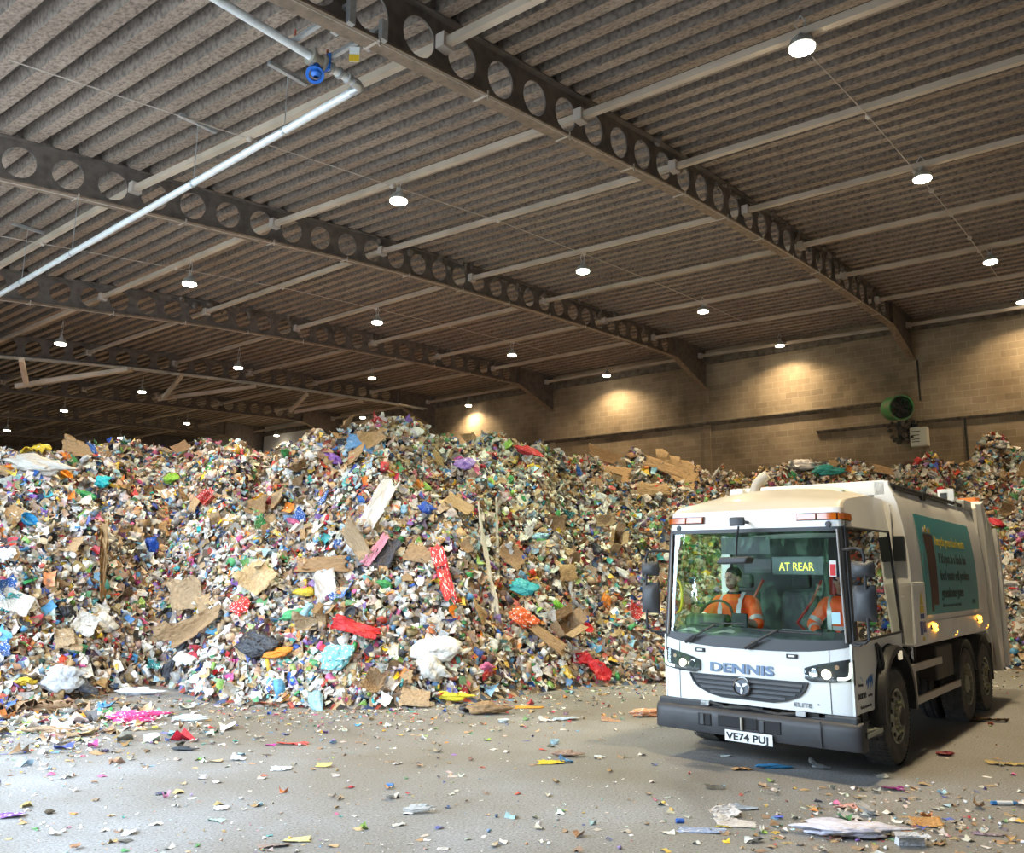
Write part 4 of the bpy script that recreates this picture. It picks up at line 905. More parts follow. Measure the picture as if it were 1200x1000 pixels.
# loose pieces on the floor, each at its own place
FL = [('plastic_bag', 'bag', mo_prin, 157, 847, .50, (1.4, .6, .55), (.80, .05, .22), 25, 'bright pink plastic bag lying on the floor at the left', 'bag'),
 ('cardboard_roll', 'film', mo_card, 45, 836, .95, (1, .25, .8), (.36, .23, .13), 2, 'long brown roll of card on the floor at the left edge of the heap', 'cardboard'),
 ('cardboard_scrap', 'bag', mo_card, 54, 860, .36, (1.3, .7, .5), (.42, .28, .17), 5, 'crumpled brown card on the floor in front of the long brown roll', 'cardboard'),
 ('plastic_strip', 'film', mo_plas, 207, 861, .22, (1, .35, .2), (.05, .06, .07), 0, 'upper dark strip on the floor right of the pink bag', 'plastic piece'),
 ('plastic_scrap', 'bag', mo_plas, 214, 880, .20, (1.3, .6, .4), (.03, .035, .04), 0, 'lower black scrap on the floor right of the pink bag', 'plastic piece'),
 ('wrapper', 'film', mo_plas, 343, 873, .42, (1, .2, .2), (.75, .06, .04), 0, 'long red wrapper on the floor in front of the heap', 'wrapper'),
 ('wrapper', 'film', mo_plas, 317, 874, .14, (1, .6, .3), (.62, .06, .35), 0, 'short magenta scrap beside the long red wrapper', 'wrapper'),
 ('card_scrap', 'sheet', mo_card, 253, 893, .15, (1, .6, .5), (.70, .52, .30), 0, 'pale tan scrap of card on the grey floor, left of a white paper', 'cardboard'),
 ('paper_scrap', 'paper', mo_pap, 279, 891, .18, (1, .6, .4), (.72, .72, .70), 0, 'white paper scrap right of the pale tan card on the floor', 'paper'),
 ('plastic_scrap', 'sheet', mo_plas, 379, 899, .18, (1, .5, .4), (.80, .60, .16), -10, 'small yellow scrap on the floor below the red wrapper', 'plastic piece'),
 ('paper_scrap', 'paper', mo_pap, 330, 902, .24, (1, .7, .4), (.66, .70, .72), 15, 'white crumpled paper on the floor left of the small yellow scrap', 'paper'),
 ('snack_packet', 'paper', mo_prin, 8, 958, .24, (1.2, .6, .4), (.22, .08, .42), 12, 'purple and blue packet on the floor at the left edge', 'packet'),
 ('card_scrap', 'bag', mo_card, 57, 954, .08, (1, .8, .7), (.12, .09, .06), 0, 'small dark lump on the pale floor at lower left', 'scrap'),
 ('wrapper', 'film', mo_plas, 253, 963, .17, (1, .35, .3), (.45, .66, .52), -15, 'pale green wrapper on the bare floor at lower left', 'wrapper'),
 ('paper_sheet', 'sheet', mo_pap, 348, 986, .22, (1, .5, .3), (.80, .70, .30), 8, 'pale yellow folded paper at the bottom edge of the floor', 'paper'),
 ('card_scrap', 'film', mo_card, 320, 993, .25, (1, .3, .3), (.40, .30, .25), 15, 'brown torn card beside the pale yellow folded paper', 'cardboard'),
 ('paper_scrap', 'paper', mo_pap, 258, 949, .14, (1, .6, .3), (.74, .74, .72), 0, 'single white paper scrap in the middle of the bare floor, lower left', 'paper'),
 ('food_packet', 'paper', mo_plas, 646, 895, .28, (1.2, .45, .4), (.85, .60, .03), 12, 'yellow packet lying open on the floor in the middle', 'packet'),
 ('card_scrap', 'bag', mo_card, 662, 887, .24, (1.3, .7, .5), (.42, .28, .20), 0, 'brown crumpled card on top of the yellow packet', 'cardboard'),
 ('snack_packet', 'paper', mo_prin, 664, 894, .17, (1, .5, .4), (.06, .25, .52), 0, 'blue wrapper against the right of the yellow packet', 'wrapper'),
 ('plastic_cup', 'tub', mo_clear, 650, 872, .15, (1, 1, 1), (.55, .75, .80), 40, 'pale blue plastic cup on the floor behind the yellow packet', 'cup'),
 ('plastic_bottle', 'bottle', mo_hard, 703, 889, .14, (1, .8, .8), (.75, .75, .68), -5, 'small white bottle on the floor right of the yellow packet', 'bottle'),
 ('card_scrap', 'bag', mo_card, 568, 837, .42, (1.2, .7, .7), (.36, .23, .12), 0, 'crumpled brown card at the foot of the heap, centre', 'cardboard'),
 ('plastic_scrap', 'bag', mo_plas, 546, 835, .26, (.8, 1, .9), (.05, .045, .05), 60, 'black lump left of the crumpled brown card', 'plastic piece'),
 ('plastic_tray', 'sheet', mo_plas, 620, 830, .42, (1.2, .4, .3), (.80, .36, .04), 5, 'orange tray on the floor at the foot of the heap', 'tray'),
 ('paper_scrap', 'paper', mo_prin, 662, 844, .34, (1.2, .5, .4), (.35, .48, .62), 10, 'blue and white paper on the floor right of the orange tray', 'paper'),
 ('paper_scrap', 'paper', mo_pap, 640, 846, .22, (1, .6, .3), (.75, .76, .76), 0, 'white paper between the orange tray and the blue paper', 'paper'),
 ('plastic_tub', 'tub', mo_hard, 590, 847, .2, (1, .9, .7), (.66, .70, .66), 0, 'pale tub on the floor in front of the crumpled brown card', 'tub'),
 ('snack_packet', 'bag', mo_prin, 757, 840, .38, (1.4, .6, .5), (.78, .32, .14), 15, 'orange and white packet on the floor left of the truck bumper', 'packet'),
 ('card_scrap', 'sheet', mo_card, 716, 846, .3, (1, .4, .3), (.55, .34, .22), 0, 'tan card scrap on the floor left of the orange and white packet', 'cardboard'),
 ('bottle_top', 'can', mo_hard, 457, 923, .08, (1, 1, 1), (.08, .22, .52), 0, 'small blue bottle top on the bare floor, centre left', 'lid'),
 ('plastic_film', 'bag', mo_clear, 490, 953, .2, (1.3, .6, .5), (.75, .75, .72), 10, 'clear crumpled film on the bare floor, lower centre', 'film'),
 ('paper_scrap', 'paper', mo_pap, 466, 968, .13, (1, .5, .4), (.72, .68, .60), 35, 'pale scrap just below the clear crumpled film', 'paper'),
 ('plastic_scrap', 'bag', mo_plas, 411, 924, .06, (1, .7, .6), (.78, .10, .10), 0, 'tiny red scrap left of the small blue bottle top', 'plastic piece'),
 ('plastic_scrap', 'film', mo_plas, 607, 931, .08, (1, .5, .4), (.85, .15, .08), 60, 'tiny red strip on the bare floor in the centre', 'plastic piece'),
 ('bottle_top', 'can', mo_hard, 797, 965, .08, (1, 1, 1), (.04, .15, .55), 0, 'dark blue bottle top beside the printed leaflets', 'lid'),
 ('printed_leaflet', 'sheet', mo_prin, 862, 967, .34, (1.1, .5, .2), (.72, .66, .62), -10, 'white printed card with red marks on the floor in front of the truck', 'leaflet'),
 ('paper_scrap', 'paper', mo_pap, 850, 958, .3, (1, .5, .5), (.76, .74, .74), 20, 'crumpled white paper behind the white printed card', 'paper'),
 ('plastic_strip', 'film', mo_plas, 848, 970, .14, (1, .25, .2), (.82, .66, .08), -20, 'yellow edge strip at the left of the white printed card', 'plastic piece'),
 ('magazine', 'sheet', mo_prin, 823, 974, .4, (1.1, .4, .15), (.30, .38, .58), -5, 'blue and white magazine pages on the floor, left of the white printed card', 'magazine'),
 ('paper_scrap', 'sheet', mo_pap, 876, 949, .24, (1, .35, .2), (.48, .58, .72), 10, 'pale blue paper slip on the floor in front of the number plate', 'paper'),
 ('plastic_scrap', 'sheet', mo_plas, 838, 925, .2, (1, .4, .2), (.16, .15, .12), 0, 'dark flat scrap on the floor left of the number plate', 'plastic piece'),
 ('plastic_bag', 'bag', mo_plas, 988, 979, .55, (1.5, .7, .3), (.72, .70, .80), -5, 'large pale lilac plastic bag lying flat at the bottom of the floor', 'bag'),
 ('drinks_carton', 'carton', mo_prin, 1067, 991, .17, (1.3, .7, .6), (.70, .71, .74), 0, 'white carton with dark printing at the bottom edge, right of the lilac bag', 'carton'),
 ('card_scrap', 'sheet', mo_card, 1086, 968, .26, (1, .6, .4), (.62, .33, .12), -12, 'orange brown card on the floor above the white carton', 'cardboard'),
 ('marker_tube', 'can', mo_hard, 1177, 944, .27, (1, .3, .3), (.03, .25, .60), 0, 'blue and white tube on the floor at the right edge', 'tube'),
 ('plastic_spoon', 'film', mo_plas, 1160, 980, .3, (1, .12, .3), (.40, .28, .38), -12, 'thin purple stick on the floor at lower right', 'stick'),
 ('plastic_scrap', 'film', mo_plas, 1047, 926, .22, (1, .4, .4), (.55, .05, .28), -8, 'magenta scrap on the floor below the front wheel', 'plastic piece'),
 ('paper_scrap', 'paper', mo_pap, 1016, 955, .26, (.8, .7, .4), (.70, .69, .68), 60, 'white torn paper behind the lilac bag', 'paper'),
 ('card_scrap', 'paper', mo_plas, 992, 948, .22, (1, .6, .4), (.70, .36, .30), 0, 'salmon pink torn wrapper behind the lilac bag', 'wrapper'),
 ('paper_scrap', 'paper', mo_pap, 996, 960, .20, (1, .6, .4), (.74, .73, .72), 0, 'small white scrap right behind the lilac bag', 'paper'),
 ('plastic_bag', 'bag', mo_plas, 906, 901, .24, (1.3, .5, .4), (.06, .28, .52), 0, 'blue film scrap on the floor under the truck bumper', 'film'),
 ('card_scrap', 'film', mo_card, 870, 903, .24, (1, .4, .3), (.55, .33, .16), 0, 'orange brown scrap on the floor under the number plate', 'cardboard'),
 ('paper_scrap', 'paper', mo_pap, 850, 887, .13, (1, .6, .4), (.70, .76, .72), 0, 'pale scrap on the floor just left of the number plate', 'paper'),
 ('foil_scrap', 'paper', mo_hard, 962, 902, .2, (1.2, .5, .5), (.55, .58, .60), 0, 'silver foil scrap under the right end of the bumper', 'foil'),
 ('plastic_scrap', 'bag', mo_plas, 1109, 886, .16, (1.2, .7, .6), (.28, .05, .06), 0, 'dark red lump on the floor right of the front wheel', 'plastic piece'),
 ('card_scrap', 'film', mo_card, 1183, 897, .5, (1, .2, .3), (.62, .48, .20), -8, 'long yellowish strip on the floor at the right edge', 'cardboard'),
 ('wooden_scrap', 'film', mo_card, 1158, 846, .6, (1, .3, .4), (.20, .14, .09), -8, 'dark brown board scrap on the floor behind the rear wheel', 'board'),
 ('paper_scrap', 'paper', mo_pap, 1034, 912, .14, (1, .6, .4), (.66, .62, .52), 0, 'cream scrap on the floor below the front wheel', 'paper'),
 ('plastic_bag', 'bag', mo_clear, 222, 846, .34, (1.4, .6, .4), (.72, .75, .74), 0, 'clear bag on the floor right of the pink bag', 'bag'),
 ('plastic_bag', 'bag', mo_plas, 160, 815, .45, (1.5, .6, .5), (.74, .76, .78), 8, 'long white bag at the foot of the heap behind the pink bag', 'bag'),
 ('wrapper', 'film', mo_plas, 248, 822, .3, (1, .3, .3), (.30, .62, .12), 0, 'green wrapper at the foot of the heap, left of centre', 'wrapper'),
 ('wrapper', 'film', mo_plas, 316, 828, .5, (1, .4, .4), (.42, .12, .06), -4, 'dark red wrapper at the foot of the heap, left of centre', 'wrapper'),
 ('plastic_bag', 'bag', mo_plas, 523, 822, .5, (1.4, .5, .5), (.85, .72, .05), 0, 'yellow bag at the foot of the heap, centre', 'bag'),
]
for i, (nm_, kd, m, x, y, sz, sc, col, rl, lab, cat) in enumerate(FL):
    p = Vector(on_z(x, y, 0)); a = math.radians(rl)
    hz = float(heap_z(p.x, p.y))
    if hz > 0: p = heap_at(x, y)
    side = Vector((.624, -.78, 0)); up = Vector((.78, .624, 0)); xv = side * math.cos(a) + up * math.sin(a); n = Vector((0, 0, 1))
    o = place(nm_, meshes(kd, m, i), p, sz * .9, col, lab, cat, frame=(xv, n.cross(xv), n), scale=sc)
    zs = [(o.matrix_world @ v.co).z for v in o.data.vertices]; o.location.z += p.z + .001 - min(zs)
    if nm_ == 'marker_tube':
        MB().lathe([(.262, -.3), (.27, -.3), (.27, .3), (.262, .3)], (0, 0, 0), (1, 0, 0), 16).build('white_band', mat('label_white', (.78, .78, .76), .6), o)
# ------------------------------------------------------------------ the refuse truck (local x = its left, y = towards its tail, z up)
TH = math.radians(-.66)
TLOC = (8.98, 3.82, 0.); TRZ = TH - PI / 2
truck = empty('refuse_truck', TLOC, TRZ)
tag(truck, 'white refuse collection truck with a teal advert panel, parked before the heap', 'truck')
WHITE = mat('truck_white_paint', (.80, .80, .77), .32, coat=.3, noise=(2.5, .05))
WHITE2 = mat('body_white_paint', (.80, .79, .76), .4, noise=(1.6, .16), coat=.2)
BLK = mat('black_plastic', (.03, .031, .034), .5, noise=(14, .3))
GRY = mat('grey_plastic', (.052, .054, .058), .5)
RUB = mat('tyre_rubber', (.045, .043, .041), .85, noise=(9, .4, (.085, .075, .062)))
RIM = mat('dusty_rim', (.33, .32, .25), .6, .25, noise=(18, .5))
CHR = mat('chrome', (.75, .77, .8), .12, 1.)
CHAS = mat('chassis_grime', (.035, .032, .028), .7, noise=(9, .5))
AMB = mat('amber_lens', (.45, .095, .004), .2, emit=((1, .25, .02), .06), coat=.5)
AMBON = mat('amber_lit', (1, .45, .05), .3, emit=((1, .40, .03), 9.))
LIT = mat('headlamp_lit', (1, .9, .7), .2, emit=((1, .78, .5), 6.))
DRL = mat('daytime_light', (.95, 1, .95), .2, emit=((.88, 1, .90), 1.6))
GLASS = glass_mat('windscreen_glass', (.87, .94, .91), .05)
GLASS2 = glass_mat('side_window_glass', (.72, .80, .76), .03)
LENS = glass_mat('lamp_lens', (.9, .94, .94), .0)
INT = mat('cab_interior', (.07, .07, .073), .7); INT2 = mat('cab_trim_grey', (.16, .165, .17), .6)
P = lambda mb, name, mats, par=truck, **k: mb.build(name, mats, par, **k)

TS = [-1, -.996, -.985, -.96, -.92, -.85, -.75, -.6, -.4, -.2, 0, .2, .4, .6, .75, .85, .92, .96, .985, .996, 1]
def hw(z): return interp(z, [.5, 1.36, 2.6, 2.85, 3.05], [1.09, 1.09, 1.035, 1.02, .98])
def fb(z): return interp(z, [.5, 1.0, 1.3, 2.6, 2.85], [.04, .03, .05, .13, .17])
def front(t, z):
    """cab front skin: t runs -1..1 from its right to its left corner"""
    return Vector((t * hw(z), fb(z) + .03 * t * t + .14 * (1 - max(0., 1 - abs(t) ** 9) ** (1 / 9.)), z))
def fpatch(z0f, z1f, ts, nv, t, mb=None, off=0., mi=0):
    mb = mb or MB(); n = len(ts) - 1
    def fn(u, v):
        tt = ts[int(round(u * n))]; z = lerp(z0f(tt), z1f(tt), v); p = front(tt, z); p.y -= off; return p
    return mb.patch(fn, n, nv, t, mi)
k_ = lambda c: (lambda t: c)
band_lo = lambda t: 1.245 + .09 * abs(t) ** 3
# lower front skin, header and roof
cab = fpatch(lambda t: .645, band_lo, TS, 8, .02)
fpatch(k_(2.585), k_(2.80), TS, 4, .02, cab)
def roof(u, v):
    t = TS[int(round(u * (len(TS) - 1)))]; e = v ** 1.3
    z = 2.80 + .05 * min(1, v * 8) + .17 * min(1, v * 1.5) ** .8 + (.13 * (1 - abs(t) ** 3)) * min(1, v * 2.2)
    p0 = front(t, 2.80); yb = 2.0
    s = hw(2.85) - .05 * min(1, v * 6)
    return Vector((t * s, lerp(p0.y + .035 * min(1, v * 12), yb, max(0, v - .04) / .96), z))
P(MB().patch(roof, len(TS) - 1, 16, .012), 'cab_roof', mat('roof_dusty_white', (.50, .465, .40), .4, coat=.3, noise=(1.6, .12)), smooth=40)
def roof_side(s):
    def fn(u, v):
        q = roof(1. if s > 0 else 0., u); b = Vector((s * hw(2.60), max(q.y, front(s, 2.6).y), 2.60)); return b.lerp(q, v)
    return fn
for s in (-1, 1): cab.patch(roof_side(s), 16, 3, 0)
# corners and rear of the cab, sides above the arch
for s in (-1, 1):
    cab.prism([(.13, .645), (.13, 1.36), (.085, 1.36), (.085, .645)], min(s * 1.07, s * 1.09), max(s * 1.07, s * 1.09), 'x')
    arch = [(1.40 + .70 * math.cos(a), .56 + .74 * math.sin(a)) for a in np.linspace(math.radians(128), math.radians(14), 12)]
    cab.prism([(1.06, 1.40), (2.0, 1.42), (2.0, .95)] + [q for q in arch[::-1] if q[0] < 1.99 and q[1] > .9], min(s * 1.065, s * 1.085), max(s * 1.065, s * 1.085), 'x')
    cab.add([(s * hw(z) * .995, y, z) for y, z in ((1.88, 2.61), (2.0, 2.61), (2.06, 1.42), (1.985, 1.42))], [(0, 1, 2, 3)])
cab.box(-1.06, 1.06, 1.99, 2.02, 1.0, 2.95)
P(cab, 'cab_shell', WHITE, smooth=35)
P(MB().patch(lambda u, v: (lerp(-.42, .78, u), lerp(1.1, 1.9, v), 3.07 + .10 * math.sin(PI * min(1, max(0, u))) ** .5 * min(1, v * 4)), 16, 8, .02), 'roof_fairing', mat('fairing_pale_green', (.66, .74, .68), .35), smooth=40)
P(MB().tube([(-.47, 1.45, 2.98), (-.47, 1.46, 3.12), (-.44, 1.47, 3.24), (-.36, 1.48, 3.33), (-.29, 1.49, 3.37)], .06, 12, radii=[.085, .07, .065, .065, .06]), 'air_intake', mat('intake_beige', (.45, .40, .32), .5), smooth=50)
# windscreen, its black surround, scuttle band
gl = fpatch(lambda t: 1.345, k_(2.575), [t for t in TS if abs(t) <= .985], 10, 0, None, -.006)
P(gl, 'windscreen', GLASS, smooth=60)
sur = fpatch(band_lo, lambda t: 1.375 + .03 * t ** 4, TS, 2, .012, None, .006)
fpatch(k_(2.545), k_(2.59), TS, 1, .012, sur, .006)
for s in (-1, 1):
    ts = [s * q for q in (.945, .96, .985, .996, 1)]
    fpatch(k_(1.36), k_(2.56), ts, 6, .012, sur, .006)
    sur.add([Vector((s * (hw(z) + .002), y, z)) for y, z in ((.17, 1.37), (.33, 1.37), (.36, 2.59), (.26, 2.59))], [(0, 1, 2, 3)])
P(sur, 'windscreen_surround', GRY, smooth=35)
for s in (-1, 1):
    P(MB().tube([front(s * .955, z) + Vector((0, -.012, 0)) for z in (1.37, 1.8, 2.2, 2.56)], .014, 6), 'pillar_strip', mat('pillar_grey', (.22, .2, .18), .4))
# wipers
for nm, p0, p1, b0, b1 in (('wiper', (-.78, 1.285), (-.40, 1.50), (-.60, 1.515), (-.06, 1.52)), ('wiper', (-.04, 1.26), (.34, 1.475), (.10, 1.46), (.80, 1.45))):
    def fp(a, z, o=.03): p = front(a / hw(z), z); p.y -= o; return p
    w = MB().tube([fp(*p0, .05), fp(lerp(p0[0], p1[0], .5), lerp(p0[1], p1[1], .5), .07), fp(*p1, .04)], .012, 6)
    w.tube([fp(*p0, .05), fp(p0[0] + .14, p0[1] + .08, .06)], .02, 6)
    o = P(w, 'wiper', BLK)
    P(MB().tube([fp(lerp(b0[0], b1[0], q), lerp(b0[1], b1[1], q), .022) for q in np.linspace(0, 1, 6)], .010, 5), 'wiper_blade', BLK, o)
# grille
def gshape(q):   # half width of grille at height q
    return interp(q, [.715, .74, .80, .86, .945], [.30, .44, .585, .645, .685])
zs = [.715, .74, .77, .80, .83, .86, .90, .945]
def grille_fn(off):
    def fn(u, v):
        z = interp(v, np.linspace(0, 1, len(zs)), zs); a = lerp(-1, 1, u) * gshape(z) - .05; p = front(a / hw(z), z); p.y -= off; return p
    return fn
gr = MB().patch(grille_fn(.012), 20, 7, .02)
gobj = P(gr, 'grille', BLK, smooth=30)
sl = MB()
for z in (.755, .805, .855, .905):
    w = gshape(z) - .04
    sl.patch(lambda u, v: front((lerp(-w, w, u) - .05) / hw(z), z + (v - .5) * .026) + Vector((0, -.03 + .012 * v, 0)), 14, 1, .012)
fr = MB().tube([front((s_ * gshape(z) - .05) / hw(z), z) + Vector((0, -.014, 0)) for s_, z in [(-1, q) for q in zs[::-1]] + [(1, q) for q in zs]], .013, 6)
P(sl, 'grille_slats', GRY, gobj, smooth=0); P(fr, 'grille_frame', GRY, gobj)
bc = front(-.08, .845) + Vector((0, -.05, 0))
bd_ = MB().lathe([(.001, .0), (.08, .0), (.085, .012), (.095, .018), (.1, .0), (.1, -.03)], bc, (0, -1, 0), 32, 0, [1, 1, 0, 0, 0])
for k in range(3):
    a = PI / 2 + 2 * PI * k / 3 + PI; d = Vector((math.cos(a), 0, math.sin(a))); e = Vector((-d.z, 0, d.x))
    bd_.add([bc + Vector((0, -.016, 0)) + q for q in (d * .0 , d * .035 + e * .022, d * .078 + e * .004, d * .078 - e * .012, d * .03 - e * .014)], [(0, 1, 2, 3, 4)], 0)
P(bd_, 'badge', [CHR, mat('badge_grey', (.13, .14, .16), .3, .6)])
# lettering across the front
def on_front(a0, z0, off=.012): return lambda u, v, w: front((a0 + u) / hw(z0 + v), z0 + v) + Vector((0, -off - w, 0))
tx = MB().text('DENNIS', .135, on_front(-.49, .985), 0, .012, 1.60, shear=.0, offset=.004)
P(tx, 'maker_lettering', mat('letter_chrome', (.13, .17, .25), .3, .7), smooth=0)
P(MB().text('ELITE', .062, on_front(.47, .690), 0, .006, 1.35).text('+', .045, on_front(.715, .715), 0, .006, 1.2), 'model_lettering', mat('letter_grey', (.23, .24, .25), .3, .6), smooth=0)
# panel gaps, catches, tow covers
gp = MB()
for a in (-.88, .86): P(MB().tube([front(a / 1.09, z) + Vector((0, -.002, 0)) for z in (.65, .8, 1.0, 1.2, 1.28)], .004, 5), 'panel_seam', GRY)
for a in (-.61, .47):
    p = front(a / 1.09, 1.205) + Vector((0, -.008, 0))
    c = MB().box(p.x - .06, p.x + .06, p.y - .01, p.y + .01, p.z - .022, p.z + .022, 0).box(p.x - .035, p.x + .035, p.y - .016, p.y - .006, p.z - .009, p.z + .012, 1)
    P(c, 'panel_catch', [BLK, WHITE], smooth=0, bevel=.005)
# headlights
for s in (1, -1):
    def hz(q, top):   # outline of the lamp: q 0 inner .. 1 outer
        return lerp(1.09, 1.215, q ** .8) if top else interp(q, [0, .12, .6, 1], [.985, .955, .965, .995])
    a0, a1 = .60, 1.0
    def hfn(off):
        def fn(u, v):
            q = u; t = lerp(a0 / 1.09, .999, u); z = lerp(hz(q, False), hz(q, True), v); p = front(s * t, z); p.y -= off; return p
        return fn
    h = P(MB().patch(hfn(.006), 14, 6, .012), 'headlight', BLK, smooth=40)
    P(MB().patch(hfn(.035), 14, 6, 0), 'lens', LENS, h, smooth=60)
    c = front(s * .76, 1.045) + Vector((0, -.012, 0)); c2 = front(s * .645, 1.045) + Vector((0, -.012, 0))
    P(MB().lathe([(.001, .012), (.046, .008), (.05, .0)], c, (0, -1, 0), 20), 'dipped_beam', LIT, h)
    P(MB().lathe([(.001, .002), (.036, .004), (.044, .014), (.05, .012), (.05, 0)], c2, (0, -1, 0), 20), 'main_beam', CHR, h)
    dl = MB().tube([front(s * t, z) + Vector((s * .004, -.016, 0)) for t, z in ((.86, 1.005), (.93, 1.01), (.965, 1.03), (.978, 1.08), (.982, 1.175))], .016, 6)
    P(dl, 'daytime_light', DRL, h)
    P(MB().lathe([(.001, .01), (.02, .008), (.024, 0)], front(s * .86, 1.12) + Vector((0, -.012, 0)), (0, -1, 0), 14), 'indicator', mat('clear_amber', (.6, .38, .25), .2), h)
ld = bpy.data.lights.new('headlight_beam', 'SPOT')
for s in (1, -1):
    L = bpy.data.lights.new('headlight_beam', 'SPOT'); L.energy = 8; L.spot_size = math.radians(70); L.spot_blend = .6; L.color = (1, .85, .62); L.shadow_soft_size = .05
    lo = bpy.data.objects.new('headlight_beam', L); COL.objects.link(lo); lo.parent = truck; lo.location = (s * .82, -.07, 1.045); lo.rotation_euler = (math.radians(-84), 0, 0)
# amber light bars at the roof edge, small vents
for s in (1, -1):
    def afn(off):
        def fn(u, v):
            z = 2.66 + .085 * v
            if u < .72: p = front(s * lerp(.54, .999, u / .72), z); p.y -= off
            else: p = Vector((s * (hw(z) + off * .6), lerp(front(s * .999, z).y - off, .52, (u - .72) / .28), z))
            return p
        return fn
    o = P(MB().patch(afn(.004), 22, 3, .02), 'amber_light_bar', mat('amber_housing', (.10, .03, .01), .4), smooth=40)
    def lfn(a, b):
        g = afn(.03)
        return lambda u, v: g(lerp(a, b, u), .12 + .76 * v)
    for a, b in ((.02, .33), (.36, .66), (.70, .98)): P(MB().patch(lfn(a, b), 8, 2, .02), 'amber_lens', AMB, o, smooth=40)
    p = front(s * .87, 2.615) + Vector((0, -.006, 0))
    P(MB().lathe([(.001, .012), (.028, .01), (.034, 0)], p, (0, -1, 0), 14), 'washer_cap', GRY)
# front mirror on its stem
mo = MB().patch(lambda u, v: Vector((-.005 + (u - .5) * .19, -.17 + .02 * math.cos(PI * (u - .5)) * -1, 2.655 + (v - .5) * .10)), 8, 4, .05)
fm = P(mo, 'front_mirror', GRY, smooth=40, bevel=.015)
P(MB().tube([(-.0, -.13, 2.60), (-.005, -.17, 2.5), (-.01, -.19, 2.35), (-.01, -.2, 2.27)], .013, 8).tube([(-.0, -.12, 2.66), (0, .12, 2.66)], .02, 8), 'mirror_stem', BLK, fm)
P(MB().prism([(-.21, 2.18), (-.17, 2.255), (.17, 2.26), (.14, 2.185)], -.31, -.10, 'y'), 'mirror_head', GRY, fm, bevel=.02)
# door mirrors
for s in (1, -1):
    A = Vector((s * 1.25, .02, 0))
    ar = MB().tube([(s * 1.04, .16, 2.34), (s * 1.20, .06, 2.35), (s * 1.27, .03, 2.33), (s * 1.29, .02, 2.26), (s * 1.29, .02, 1.42), (s * 1.24, .04, 1.385), (s * 1.09, .13, 1.375)], .016, 8)
    ar.tube([(s * 1.09, .1, 1.36), (s * 1.17, .08, 1.35), (s * 1.22, .06, 1.385)], .013, 8)
    m = P(ar, 'mirror_arm', BLK)
    for z0, z1, nm in ((2.045, 2.215, 'mirror_head'), (1.60, 1.965, 'mirror_head')):
        def mf(u, v): 
            e = math.sin(PI * u) ** .4 * math.sin(PI * v) ** .4 if 0 < u < 1 and 0 < v < 1 else 0
            return Vector((s * (1.145 + .225 * u), .05 - .075 * e, lerp(z0, z1, v)))
        P(MB().patch(mf, 8, 8, 0).box(min(s * 1.145, s * 1.37), max(s * 1.145, s * 1.37), .05, .09, z0, z1), nm, GRY, m, smooth=50)
        P(MB().box(min(s * 1.16, s * 1.355), max(s * 1.16, s * 1.355), .09, .095, z0 + .015, z1 - .015), 'mirror_glass', CHR, m, smooth=0)
# doors with side windows
for s in (1, -1):
    X = lambda z, o=0.: s * (hw(z) + .004 + o)
    d = MB(); arch = [(1.40 + .69 * math.cos(a), .58 + .74 * math.sin(a)) for a in np.linspace(math.radians(112), math.radians(174), 9)]
    poly = [(.135, .655), (.68, .645)] + arch[::-1] + [(1.06, 1.31), (1.06, 1.40), (.125, 1.365)]
    poly = [q for q in poly if q[0] <= 1.07]
    d.prism(poly, min(s * 1.075, s * 1.097), max(s * 1.075, s * 1.097), 'x')
    do = P(d, 'door', WHITE, smooth=0, bevel=.006)
    P(MB().prism([(.10, 1.385), (1.98, 1.415), (1.90, 2.60), (.235, 2.575)], 0, .006, 'x') if False else
      MB().add([(X(z), y, z) for y, z in ((.33, 1.385), (1.98, 1.415), (1.89, 2.60), (.36, 2.575))], [(0, 1, 2, 3)]), 'side_window', GLASS2, do, smooth=0)
    fr_ = MB().tube([(X(z), y, z) for y, z in ((.15, 1.375), (1.99, 1.405), (1.91, 2.605), (.235, 2.585), (.15, 1.375))], .018, 6)
    P(fr_, 'window_frame', BLK, do)
    P(MB().tube([(X(1.32, .015), .86, 1.33), (X(1.32, .05), .88, 1.28), (X(1.2, .05), .93, 1.15), (X(1.0, .05), .98, 1.02), (X(1.0, .01), 1.0, .98)], .022, 8).tube([(X(1.3, .03), .84, 1.30), (X(1.1, .03), .90, 1.08)], .015, 6), 'door_handle', BLK, do)
    P(MB().box(min(X(1.1), X(1.1, .003)), max(X(1.1), X(1.1, .003)), .105, .128, .95, 1.2), 'door_seal', mat('seal_green_black', (.03, .05, .04), .4), do, smooth=0)
def on_side(y0, z0, X=1.099, s=1): return lambda u, v, w: (X + w + .002, y0 + u, z0 + v)
lg = mat('logo_dark', (.045, .045, .05), .5); lgb = mat('logo_blue', (.02, .17, .50), .45); lgs = mat('logo_pale_blue', (.22, .48, .62), .5)
P(MB().text('norse', .115, on_side(.17, .80), 0, .003, 1.0, offset=.003).text('Medway', .045, on_side(.20, .925), 0, .003, 1.0), 'door_lettering', lg, smooth=0)
P(MB().text('medway', .045, on_side(.50, .80), 0, .003).text('Working in partnership', .042, on_side(.22, .70), 0, .003, .95), 'door_lettering', lg, smooth=0)
fl_ = MB()
for k, (y, z, h) in enumerate(((.46, .95, .06), (.50, .93, .11), (.54, .97, .08), (.58, .94, .15), (.62, .97, .09), (.655, .95, .12))):
    fl_.prism([(y, z - h * .5), (y + .032, z - h * .2), (y + .045, z + h * .55), (y + .01, z + h * .2)], 1.0985, 1.1015, 'x')
P(fl_, 'door_emblem', lgb, smooth=0)
